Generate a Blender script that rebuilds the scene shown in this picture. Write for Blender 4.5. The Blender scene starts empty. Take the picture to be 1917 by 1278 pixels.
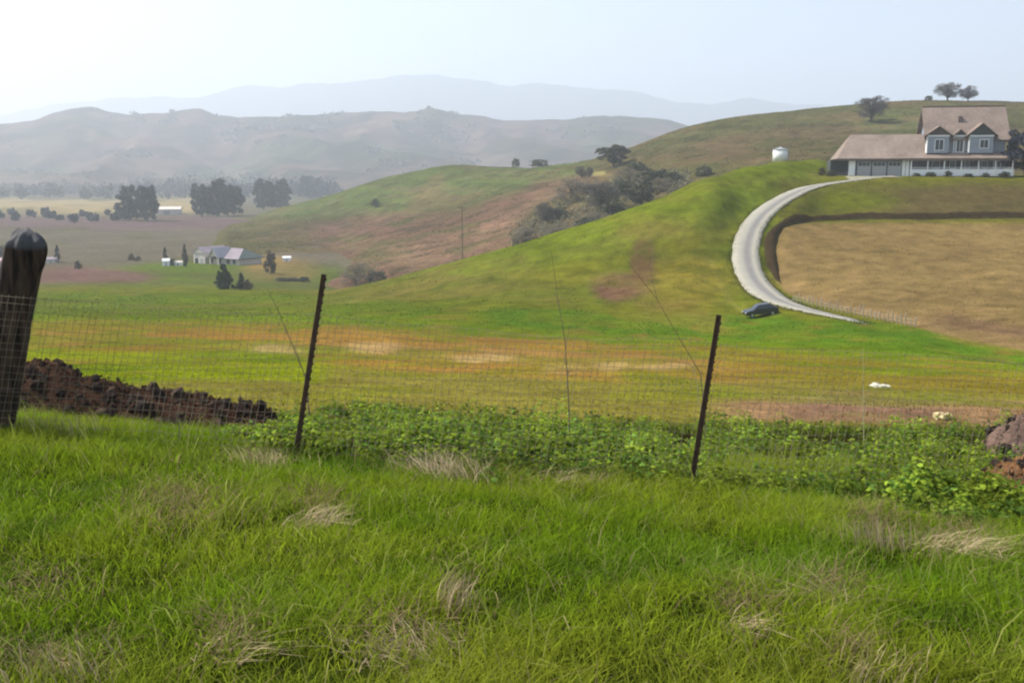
import bpy, math, random
import numpy as np
from mathutils import Vector, Matrix

# ------------------------------------------------------------------ camera, sky, sun, exposure
SC = bpy.context.scene
COL = SC.collection
W, H, F = 1917.0, 1278.0, 1917.0 * 35 / 36
PITCH = math.atan((639 - 330) / F)
cam_d = bpy.data.cameras.new('camera')
cam_d.lens = 35; cam_d.sensor_width = 36; cam_d.clip_start = 0.05; cam_d.clip_end = 40000
cam = bpy.data.objects.new('camera', cam_d); COL.objects.link(cam)
cam.location = (0, 0, 0); cam.rotation_euler = (math.pi / 2 - PITCH, 0, 0)
SC.camera = cam

SUN_AZ, SUN_EL = math.radians(76), math.radians(48)      # azimuth measured to the left of the view
world = bpy.data.worlds.new('World'); SC.world = world; world.use_nodes = True
wn = world.node_tree.nodes; wl = world.node_tree.links
wn.clear()
sky = wn.new('ShaderNodeTexSky'); sky.sky_type = 'NISHITA'; sky.sun_disc = False
sky.sun_elevation = SUN_EL; sky.sun_rotation = -SUN_AZ
sky.altitude = 100; sky.air_density = 1.0; sky.dust_density = 1.6; sky.ozone_density = 1.0
bg = wn.new('ShaderNodeBackground'); bg.inputs['Strength'].default_value = 0.115
wo = wn.new('ShaderNodeOutputWorld')
wl.new(sky.outputs[0], bg.inputs['Color']); wl.new(bg.outputs[0], wo.inputs['Surface'])

sun_d = bpy.data.lights.new('sun', 'SUN'); sun_d.energy = 4.4; sun_d.angle = math.radians(0.6)
sun_d.color = (1.0, 0.955, 0.88)
sun = bpy.data.objects.new('sun', sun_d); COL.objects.link(sun)
sv = Vector((-math.sin(SUN_AZ) * math.cos(SUN_EL), math.cos(SUN_AZ) * math.cos(SUN_EL), math.sin(SUN_EL)))
sun.rotation_euler = (-sv).to_track_quat('-Z', 'Y').to_euler()
sun.location = (-30, 20, 60)

SC.view_settings.view_transform = 'Standard'; SC.view_settings.look = 'None'
SC.view_settings.exposure = 0.9; SC.view_settings.gamma = 1.0
SC.view_settings.use_curve_mapping = False
SC.render.engine = 'CYCLES'
SC.cycles.use_denoising = True
SC.cycles.filter_width = 2.2
SC.cycles.max_bounces = 6; SC.cycles.diffuse_bounces = 3; SC.cycles.transmission_bounces = 4
SC.cycles.volume_bounces = 2; SC.cycles.transparent_max_bounces = 8
HAZE_DENSITY = 0.00036
ALB = 0.37                       # how bright a surface of albedo 1 shows: display colour -> base colour

rng = np.random.default_rng(11)

# ------------------------------------------------------------------ helpers
def lin(c):
    c = np.asarray(c, float) / 255.0
    return np.where(c <= 0.04045, c / 12.92, ((c + 0.055) / 1.055) ** 2.4)

def ratio(py):                     # z / Y along a pixel row
    cy = -(np.asarray(py, float) - H / 2) / F
    return (-math.sin(PITCH) + cy * math.cos(PITCH)) / (math.cos(PITCH) + cy * math.sin(PITCH))

def utan(px, py):                  # X / Y of a pixel
    cy = -(np.asarray(py, float) - H / 2) / F
    return (np.asarray(px, float) - W / 2) / F / (math.cos(PITCH) + cy * math.sin(PITCH))

def at(px, py, Y):
    return Vector((float(utan(px, py) * Y), float(Y), float(ratio(py) * Y)))

def project(X, Y, Z):
    f = Y * math.cos(PITCH) - Z * math.sin(PITCH)
    f = np.maximum(f, 1e-3)
    u = Y * math.sin(PITCH) + Z * math.cos(PITCH)
    return W / 2 + F * X / f, H / 2 - F * u / f

def vnoise(x, y, seed=0):
    x = np.asarray(x, float); y = np.asarray(y, float)
    xi = np.floor(x).astype(np.int64); yi = np.floor(y).astype(np.int64)
    fx = x - xi; fy = y - yi
    fx = fx * fx * (3 - 2 * fx); fy = fy * fy * (3 - 2 * fy)
    def h(a, b):
        n = (a * 374761393 + b * 668265263 + seed * 144665) & 0xffffffff
        n = ((n ^ (n >> 13)) * 1274126177) & 0xffffffff
        return ((n ^ (n >> 16)) & 0xffff) / 65535.0
    v = (h(xi, yi) * (1 - fx) + h(xi + 1, yi) * fx) * (1 - fy) + (h(xi, yi + 1) * (1 - fx) + h(xi + 1, yi + 1) * fx) * fy
    return v * 2 - 1

def fbm(x, y, seed=0, octv=4, gain=0.5):
    t = 0; a = 1.0; s = 0; f = 1.0
    for k in range(octv):
        t = t + a * vnoise(x * f, y * f, seed + k * 17); s += a; a *= gain; f *= 2.03
    return t / s

def sstep(a, b, x):
    t = np.clip((x - a) / (b - a), 0, 1)
    return t * t * (3 - 2 * t)

def pchip(xk, yk, x):
    xk = np.asarray(xk, float); yk = np.asarray(yk, float)
    h = np.diff(xk); d = np.diff(yk) / h
    m = np.zeros(len(xk))
    for i in range(1, len(xk) - 1):
        if d[i - 1] * d[i] > 0:
            w1 = 2 * h[i] + h[i - 1]; w2 = h[i] + 2 * h[i - 1]
            m[i] = (w1 + w2) / (w1 / d[i - 1] + w2 / d[i])
    m[0] = d[0]; m[-1] = d[-1]
    x = np.clip(x, xk[0], xk[-1])
    i = np.clip(np.searchsorted(xk, x) - 1, 0, len(h) - 1)
    t = (x - xk[i]) / h[i]
    return ((1 + 2 * t) * (1 - t) ** 2 * yk[i] + t * (1 - t) ** 2 * h[i] * m[i] + t * t * (3 - 2 * t) * yk[i + 1] + t * t * (t - 1) * h[i] * m[i + 1])

class Table:
    """height z over (u = X/Y, Y), from columns of knots"""
    def __init__(self, cols, y0, y1, nu=500, ny=700, smooth=2):
        us = [float(utan(c[0], 450)) for c in cols]
        self.l0, self.l1 = math.log(y0), math.log(y1)
        self.ly = np.linspace(self.l0, self.l1, ny)
        prof = []
        for c in cols:
            ks = sorted(c[1], key=lambda k: k[0])
            yk = [math.log(k[0]) for k in ks]
            zk = [k[2] if len(k) == 3 else float(ratio(k[1])) * k[0] for k in ks]
            prof.append(pchip(yk, zk, self.ly))
        prof = np.array(prof)
        self.u0, self.u1 = us[0], us[-1]
        self.us = np.linspace(self.u0, self.u1, nu)
        self.T = np.stack([pchip(us, prof[:, j], self.us) for j in range(ny)], 1)
        for _ in range(smooth):
            T = self.T.copy()
            T[1:-1] = (self.T[:-2] + 2 * self.T[1:-1] + self.T[2:]) / 4
            self.T = T
    def z(self, u, Y):
        nu, ny = self.T.shape
        a = np.clip((np.asarray(u, float) - self.u0) / (self.u1 - self.u0), 0, 1) * (nu - 1)
        b = np.clip((np.log(np.maximum(Y, 1e-3)) - self.l0) / (self.l1 - self.l0), 0, 1) * (ny - 1)
        i = np.minimum(a.astype(int), nu - 2); j = np.minimum(b.astype(int), ny - 2)
        s = a - i; t = b - j; T = self.T
        return T[i, j] * (1 - s) * (1 - t) + T[i + 1, j] * s * (1 - t) + T[i, j + 1] * (1 - s) * t + T[i + 1, j + 1] * s * t

def tag(o, label=None, cat=None, group=None, kind=None):
    if label: o['label'] = label
    if cat: o['category'] = cat
    if group: o['group'] = group
    if kind: o['kind'] = kind
    return o

def empty(name, loc=(0, 0, 0), rz=0.0):
    o = bpy.data.objects.new(name, None); o.empty_display_size = 0.2
    o.location = loc; o.rotation_euler = (0, 0, rz); COL.objects.link(o)
    return o

def mesh_np(name, V, faces, mat, col=None, parent=None, smooth=False, link=True):
    """faces: (M,k) int array or a list of such arrays; col: per-vertex linear rgb"""
    V = np.asarray(V, np.float32)
    if not isinstance(faces, list): faces = [faces]
    faces = [np.asarray(f, np.int32) for f in faces if len(f)]
    me = bpy.data.meshes.new(name)
    me.vertices.add(len(V)); me.vertices.foreach_set('co', V.ravel())
    loops = np.concatenate([f.ravel() for f in faces])
    tot = np.concatenate([np.full(len(f), f.shape[1], np.int32) for f in faces])
    st = np.concatenate([[0], np.cumsum(tot)[:-1]]).astype(np.int32)
    me.loops.add(len(loops)); me.loops.foreach_set('vertex_index', loops)
    me.polygons.add(len(tot)); me.polygons.foreach_set('loop_start', st); me.polygons.foreach_set('loop_total', tot)
    if smooth: me.polygons.foreach_set('use_smooth', np.ones(len(tot), bool))
    me.update(calc_edges=True)
    if col is not None:
        a = me.attributes.new('Col', 'FLOAT_COLOR', 'POINT')
        c4 = np.ones((len(V), 4), np.float32); c4[:, :3] = col
        a.data.foreach_set('color', c4.ravel())
    if mat is not None: me.materials.append(mat)
    if not link: return me
    return obj(name, me, parent)

def obj(name, me, parent=None):
    o = bpy.data.objects.new(name, me); COL.objects.link(o)
    if parent is not None: o.parent = parent
    return o

class MB:
    """collects boxes, tubes and polygons for one mesh"""
    def __init__(self): self.V = []; self.F = []
    def add(self, V, Fs):
        n = len(self.V); self.V += [tuple(v) for v in V]; self.F += [tuple(i + n for i in f) for f in Fs]; return self
    def box(self, x0, x1, y0, y1, z0, z1):
        V = [(x, y, z) for z in (z0, z1) for y in (y0, y1) for x in (x0, x1)]
        return self.add(V, [(0, 2, 3, 1), (4, 5, 7, 6), (0, 1, 5, 4), (2, 6, 7, 3), (0, 4, 6, 2), (1, 3, 7, 5)])
    def tube(self, pts, rad, n=6, cap=True):
        pts = [Vector(p) for p in pts]
        if not hasattr(rad, '__len__'): rad = [rad] * len(pts)
        V = []
        for i, p in enumerate(pts):
            t = (pts[min(i + 1, len(pts) - 1)] - pts[max(i - 1, 0)]).normalized()
            a = t.orthogonal().normalized(); b = t.cross(a)
            ref = Vector((0, 1, 0)) if abs(t.y) < 0.9 else Vector((1, 0, 0))
            a = (ref - t * ref.dot(t)).normalized(); b = t.cross(a)
            for k in range(n):
                an = 2 * math.pi * k / n
                V.append(p + (a * math.cos(an) + b * math.sin(an)) * rad[i])
        Fs = []
        for i in range(len(pts) - 1):
            for k in range(n):
                Fs.append((i * n + k, i * n + (k + 1) % n, (i + 1) * n + (k + 1) % n, (i + 1) * n + k))
        if cap:
            Fs.append(tuple(range(n))[::-1]); Fs.append(tuple(range((len(pts) - 1) * n, len(pts) * n)))
        return self.add(V, Fs)
    def prism(self, poly, axis, a, b):
        """poly: 2-D outline in the two other axes, extruded along axis from a to b"""
        n = len(poly); V = []
        for s in (a, b):
            for p, q in poly:
                V.append((s, p, q) if axis == 'x' else (p, s, q) if axis == 'y' else (p, q, s))
        Fs = [tuple(range(n))[::-1], tuple(range(n, 2 * n))] + [(k, (k + 1) % n, n + (k + 1) % n, n + k) for k in range(n)]
        return self.add(V, Fs)
    def mesh(self, name, mat, smooth=False):
        me = bpy.data.meshes.new(name); me.from_pydata(self.V, [], self.F); me.update()
        if smooth:
            me.polygons.foreach_set('use_smooth', np.ones(len(me.polygons), bool))
        me.materials.append(mat)
        return me
    def build(self, name, mat, parent=None, smooth=False):
        return obj(name, self.mesh(name, mat, smooth), parent)

# ------------------------------------------------------------------ materials
def new_mat(name):
    m = bpy.data.materials.new(name); m.use_nodes = True
    nt = m.node_tree; b = nt.nodes['Principled BSDF']
    b.inputs['Specular IOR Level'].default_value = 0.25
    return m, nt, b

def noise_mul(nt, src, scales, coord='Generated', lo=0.75, hi=1.25):
    """multiplies a colour socket with several scales of noise in object space"""
    tc = nt.nodes.new('ShaderNodeTexCoord')
    cur = src
    for k, (s, amt) in enumerate(scales):
        n = nt.nodes.new('ShaderNodeTexNoise'); n.inputs['Scale'].default_value = s
        n.inputs['Detail'].default_value = 5; n.inputs['Roughness'].default_value = 0.62
        nt.links.new(tc.outputs['Object'], n.inputs['Vector'])
        mr = nt.nodes.new('ShaderNodeMapRange')
        mr.inputs['From Min'].default_value = 0.28; mr.inputs['From Max'].default_value = 0.72
        mr.inputs['To Min'].default_value = 1 - amt; mr.inputs['To Max'].default_value = 1 + amt
        nt.links.new(n.outputs['Fac'], mr.inputs['Value'])
        mx = nt.nodes.new('ShaderNodeMix'); mx.data_type = 'RGBA'; mx.blend_type = 'MULTIPLY'
        mx.inputs['Factor'].default_value = 1.0
        nt.links.new(cur, mx.inputs[6]); nt.links.new(mr.outputs[0], mx.inputs[7])
        cur = mx.outputs[2]
    return cur

def mat_attr(name, scales=(), rough=0.85, transl=0.0, bump=None, spec=0.0):
    """base colour from the vertex attribute Col, varied by noise"""
    m, nt, b = new_mat(name)
    at_ = nt.nodes.new('ShaderNodeAttribute'); at_.attribute_name = 'Col'
    c = noise_mul(nt, at_.outputs['Color'], scales)
    nt.links.new(c, b.inputs['Base Color']); b.inputs['Roughness'].default_value = rough; b.inputs['Specular IOR Level'].default_value = spec
    if bump:
        tc = nt.nodes.new('ShaderNodeTexCoord')
        n = nt.nodes.new('ShaderNodeTexNoise'); n.inputs['Scale'].default_value = bump[0]; n.inputs['Detail'].default_value = 6
        nt.links.new(tc.outputs['Object'], n.inputs['Vector'])
        bp = nt.nodes.new('ShaderNodeBump'); bp.inputs['Strength'].default_value = bump[1]; bp.inputs['Distance'].default_value = bump[2]
        nt.links.new(n.outputs['Fac'], bp.inputs['Height']); nt.links.new(bp.outputs['Normal'], b.inputs['Normal'])
    if transl > 0:
        tr = nt.nodes.new('ShaderNodeBsdfTranslucent'); nt.links.new(c, tr.inputs['Color'])
        mx = nt.nodes.new('ShaderNodeMixShader'); mx.inputs[0].default_value = transl
        out = nt.nodes['Material Output']
        nt.links.new(b.outputs[0], mx.inputs[1]); nt.links.new(tr.outputs[0], mx.inputs[2]); nt.links.new(mx.outputs[0], out.inputs['Surface'])
    return m

def mat(name, rgb, rough=0.8, scales=((2.0, 0.2),), metal=0.0, bump=None, spec=0.25):
    m, nt, b = new_mat(name)
    r = nt.nodes.new('ShaderNodeRGB'); r.outputs[0].default_value = (*rgb, 1)
    c = noise_mul(nt, r.outputs[0], scales)
    nt.links.new(c, b.inputs['Base Color']); b.inputs['Roughness'].default_value = rough
    b.inputs['Metallic'].default_value = metal; b.inputs['Specular IOR Level'].default_value = spec
    if bump:
        tc = nt.nodes.new('ShaderNodeTexCoord')
        n = nt.nodes.new('ShaderNodeTexNoise'); n.inputs['Scale'].default_value = bump[0]; n.inputs['Detail'].default_value = 6
        nt.links.new(tc.outputs['Object'], n.inputs['Vector'])
        bp = nt.nodes.new('ShaderNodeBump'); bp.inputs['Strength'].default_value = bump[1]; bp.inputs['Distance'].default_value = bump[2]
        nt.links.new(n.outputs['Fac'], bp.inputs['Height']); nt.links.new(bp.outputs['Normal'], b.inputs['Normal'])
    return m

# ------------------------------------------------------------------ terrain tables
def zk(Y, z): return (Y, None, z)
VAL = [zk(300, -24.8), zk(420, -24.5), zk(600, -23.8), zk(1300, -24), zk(9000, -34)]
def near(f8, f13, s20, s30): return [zk(1, -1.66), zk(3, -1.64), zk(7.2, f8), zk(10, (f8 + f13) / 2 - 0.03), zk(13, f13), (20, s20), (30, s30)]
def spur(Yc, pyc):
    zc = float(ratio(pyc)) * Yc
    return [(Yc, pyc), zk(Yc + 14, zc - 1.2), zk(Yc + 40, min(zc - 7, -18)), zk(Yc + 75, -27)]
GC = [
    (-600, near(-1.80, -2.95, 728, 698) + [(60, 645), (105, 596), (200, 545)] + VAL),
    (0, near(-1.87, -3.0, 728, 698) + [(60, 645), (105, 596), (200, 545)] + VAL),
    (300, near(-1.95, -3.05, 730, 700) + [(60, 648), (105, 598), (200, 545)] + VAL),
    (600, near(-2.03, -3.08, 732, 702) + [(60, 650), (105, 600), (160, 566), (195, 547), zk(240, -26)] + VAL),
    (700, near(-2.07, -3.08, 733, 703) + [(60, 651), (105, 600), (150, 562)] + spur(185, 530) + VAL),
    (863, near(-2.1, -3.1, 735, 705) + [(60, 652), (105, 600), (140, 556)] + spur(178, 488) + VAL),
    (1000, near(-2.15, -3.12, 738, 708) + [(60, 655), (108, 598), (135, 550)] + spur(176, 449) + VAL),
    (1100, near(-2.18, -3.12, 740, 710) + [(60, 656), (110, 596), (135, 545)] + spur(176, 418) + VAL),
    (1235, near(-2.2, -3.14, 742, 712) + [(60, 658), (112, 594), (135, 525)] + spur(180, 370) + VAL),
    (1330, near(-2.24, -3.15, 744, 713) + [(60, 658), (112, 594), (135, 515)] + spur(186, 332) + VAL),
    (1400, near(-2.25, -3.15, 745, 714) + [(60, 659), (112, 594), (128, 545), (150, 450), (172, 372)] + spur(196, 312) + VAL),
    (1470, near(-2.26, -3.15, 746, 715) + [(60, 660), (108, 598), (125, 545), (148, 450), (172, 368), (190, 322)] + spur(206, 300) + VAL),
    (1525, near(-2.27, -3.15, 747, 716) + [(60, 661), (106, 602), (122, 548), (144, 465), (166, 398), (184, 343), (200, 318)] + spur(216, 298) + VAL),
    (1590, near(-2.28, -3.15, 748, 717) + [(60, 663), (103, 606), (120, 546), (142, 470), (163, 408), (184, 334), zk(188, 0.0), zk(212, 0.3), zk(250, -10), zk(290, -25)] + VAL),
    (1700, near(-2.31, -3.16, 750, 718) + [(60, 666), (98, 612), (118, 546), (140, 472), (161, 413), (184, 332), zk(188, 0.0), zk(212, 0.3), zk(250, -10), zk(290, -25)] + VAL),
    (1810, near(-2.33, -3.16, 752, 720) + [(60, 670), (90, 634), (112, 560), (138, 476), (160, 415), (184, 332), zk(188, 0.0), zk(212, 0.3), zk(250, -10), zk(290, -25)] + VAL),
    (1917, near(-2.36, -3.17, 755, 722) + [(55, 682), (82, 655), (108, 570), (136, 478), (160, 415), (184, 332), zk(188, 0.0), zk(212, 0.3), zk(250, -10), zk(290, -25)] + VAL),
    (2500, near(-2.5, -3.3, 765, 730) + [(55, 690), (80, 660), (108, 575), (136, 478), (160, 415), (184, 332), zk(188, 0.0), zk(212, 0.3), zk(250, -10), zk(290, -25)] + VAL),
]
GT = Table(GC, 0.5, 9000, 600, 900)

def ground_z(X, Y):
    X = np.asarray(X, float); Y = np.asarray(Y, float)
    R = np.hypot(X, Y); th = np.clip(np.arctan2(X, Y), -0.66, 0.66)
    Ye = R * np.cos(th)
    z = GT.z(np.tan(th), Ye)
    a = np.clip(Ye / 60, 0, 1)
    z = z + 0.045 * fbm(X * 1.1, Y * 1.1, 3, 4) * sstep(1.0, 4, R) + a * 0.18 * fbm(X * 0.11, Y * 0.11, 5, 4) * (1 - sstep(170, 186, Ye) * sstep(0.33, 0.37, np.tan(th)))
    z = z + sstep(300, 900, Ye) * 1.4 * fbm(X * 0.004, Y * 0.004, 8, 3)
    return z

def hillcol(x, foot, pts, crest, drop=True):
    Yc, pyc = crest; zc = float(ratio(pyc)) * Yc
    return (x, [zk(150, -40), zk(foot[0], foot[1])] + [(a, b) for a, b in pts] + [(Yc, pyc), zk(Yc + 40, zc - 4), zk(Yc + 160, min(zc - 25, -30)), zk(Yc + 260, -45)])
HC = [
    hillcol(300, (330, -40), [], (480, 470)),
    hillcol(420, (280, -30), [(340, 462)], (500, 424)),
    hillcol(490, (262, -26.5), [(310, 484), (420, 432)], (560, 401)),
    hillcol(600, (225, -26.5), [(300, 492), (400, 438)], (560, 371)),
    hillcol(740, (220, -26.5), [(300, 470), (400, 406)], (540, 328)),
    hillcol(860, (215, -26), [(300, 446), (400, 377)], (520, 307)),
    hillcol(960, (212, -25), [(300, 420), (400, 350)], (490, 312)),
    hillcol(1040, (210, -23), [(290, 408), (380, 340)], (455, 308)),
    hillcol(1100, (210, -22), [(285, 400), (370, 328)], (440, 299)),
    hillcol(1180, (210, -20), [(280, 385), (350, 318)], (430, 274)),
    hillcol(1270, (212, -16), [(280, 345), (350, 290)], (425, 240)),
    hillcol(1350, (215, -14), [(290, 318), (350, 272)], (425, 222)),
    hillcol(1500, (225, -14), [(290, 300), (350, 252)], (425, 206)),
    hillcol(1620, (230, -14), [(290, 292), (350, 238)], (420, 196)),
    hillcol(1720, (230, -14), [(290, 290), (350, 232)], (415, 190)),
    hillcol(1917, (230, -14), [(290, 292), (350, 236)], (410, 194)),
    hillcol(2300, (230, -14), [(290, 300), (350, 255)], (410, 215)),
    hillcol(2900, (230, -18), [(290, 330), (350, 320)], (410, 310)),
]
HT = Table(HC, 200, 800, 500, 400)
def hill_z(X, Y):
    X = np.asarray(X, float); Y = np.asarray(Y, float)
    u = X / np.maximum(Y, 1)
    z = HT.z(u, Y)
    return z + 0.9 * fbm(X * 0.018, Y * 0.018, 21, 4) + 0.25 * fbm(X * 0.12, Y * 0.12, 22, 3)

def hit(px, py, fn, y0, y1, n=1500):
    """first point where the ray of a pixel meets a terrain"""
    Ys = np.exp(np.linspace(math.log(y0), math.log(y1), n))
    u = float(utan(px, py)); r = float(ratio(py))
    d = r * Ys - fn(u * Ys, Ys)
    i = np.nonzero(d < 0)[0]
    if len(i) == 0: return None
    i = max(i[0], 1)
    t = d[i - 1] / (d[i - 1] - d[i]); Y = Ys[i - 1] + t * (Ys[i] - Ys[i - 1])
    return Vector((u * Y, Y, float(fn(u * Y, Y))))
def on_ground(px, py): return hit(px, py, ground_z, 1.5, 2500)
def on_hill(px, py):
    p = hit(px, py, hill_z, 205, 560)
    return p

# the bed of the driveway is graded level across
DP = [(1640, 333), (1585, 338), (1530, 347), (1482, 364), (1442, 387), (1414, 415), (1399, 446), (1394, 480), (1401, 514), (1421, 545), (1456, 568), (1502, 582), (1550, 592), (1596, 601), (1640, 610)]
def spline(P, n):
    P = np.array(P, float); d = np.concatenate([[0], np.cumsum(np.linalg.norm(np.diff(P, axis=0), axis=1))])
    t = np.linspace(0, d[-1], n)
    out = []
    for k in range(P.shape[1]):
        m = np.gradient(P[:, k], d)
        i = np.clip(np.searchsorted(d, t) - 1, 0, len(d) - 2); h = d[i + 1] - d[i]; s = (t - d[i]) / h
        out.append((1 + 2 * s) * (1 - s) ** 2 * P[i, k] + s * (1 - s) ** 2 * h * m[i] + s * s * (3 - 2 * s) * P[i + 1, k] + s * s * (s - 1) * h * m[i + 1])
    return np.stack(out, 1)
def path_on_ground(pts, n):
    P = np.array([(lambda v: (v.x, v.y))(on_ground(*p)) for p in pts])
    return spline(P, n)
dpath = path_on_ground(DP, 220)
for _k in range(160):
    dpath[1:-1] = (dpath[:-2] + 2 * dpath[1:-1] + dpath[2:]) / 4
ROAD_Z = ground_z(dpath[:, 0], dpath[:, 1])
for _k in range(500):
    ROAD_Z[1:-1] = (ROAD_Z[:-2] + 2 * ROAD_Z[1:-1] + ROAD_Z[2:]) / 4
raw_ground_z = ground_z
def ground_z(X, Y):
    X = np.asarray(X, float); Y = np.asarray(Y, float); z = np.array(raw_ground_z(X, Y), float)
    x, y, zz = np.atleast_1d(X).ravel(), np.atleast_1d(Y).ravel(), np.atleast_1d(z).ravel()
    k = np.nonzero((y > 80) & (y < 215) & (x > 10) & (x < 95))[0]
    for c in np.array_split(k, max(1, len(k) // 20000)):
        if len(c) == 0: continue
        d2 = (x[c][:, None] - dpath[None, ::2, 0]) ** 2 + (y[c][:, None] - dpath[None, ::2, 1]) ** 2
        a = d2.argmin(1); d = np.sqrt(d2[np.arange(len(c)), a]); w = 1 - sstep(2.3, 6.5, d)
        zz[c] = zz[c] * (1 - w) + ROAD_Z[::2][a] * w
    return zz.reshape(z.shape) if z.ndim else float(zz[0])

# ------------------------------------------------------------------ land cover (base colours of soil and sward)
class Paint:
    def __init__(self, px, py, X, Y, base, warp=1.0):
        self.px, self.py, self.X, self.Y = px, py, X, Y
        s = np.maximum(Y, 2) / 100.0
        self.wx = px + warp * 26 * fbm(X / (6 * s), Y / (14 * s), 31, 4)
        self.wy = py + warp * 7 * fbm(X / (5 * s), Y / (16 * s), 37, 4)
        self.c = np.tile(lin(base), (len(px), 1))
    def mix(self, m, rgb):
        m = np.clip(m, 0, 1)[:, None]
        self.c = self.c * (1 - m) + lin(rgb) * m
    def band(self, xs, top, bot, rgb, soft=6, xsoft=40, amt=1.0, where=None):
        x, y = self.wx, self.wy
        t = np.interp(x, xs, top) if hasattr(top, '__len__') else top
        b = np.interp(x, xs, bot) if hasattr(bot, '__len__') else bot
        m = sstep(-soft, soft, y - t) * sstep(-soft, soft, b - y)
        m = m * sstep(xs[0] - xsoft, xs[0] + xsoft, x) * (1 - sstep(xs[-1] - xsoft, xs[-1] + xsoft, x)) * amt
        if where is not None: m = m * where
        self.mix(m, rgb)
    def blob(self, cx, cy, rx, ry, rgb, amt=1.0, where=None, soft=0.45):
        d = np.hypot((self.wx - cx) / rx, (self.wy - cy) / ry)
        m = (1 - sstep(1 - soft, 1 + soft, d)) * amt
        if where is not None: m = m * where
        self.mix(m, rgb)
    def mottle(self, rgb, scale, thr, amt, seed, where=None, stretch=1.0):
        n = fbm(self.X / scale, self.Y / (scale * stretch), seed, 4)
        m = sstep(thr - 0.12, thr + 0.22, n) * amt
        if where is not None: m = m * where
        self.mix(m, rgb)

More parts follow.
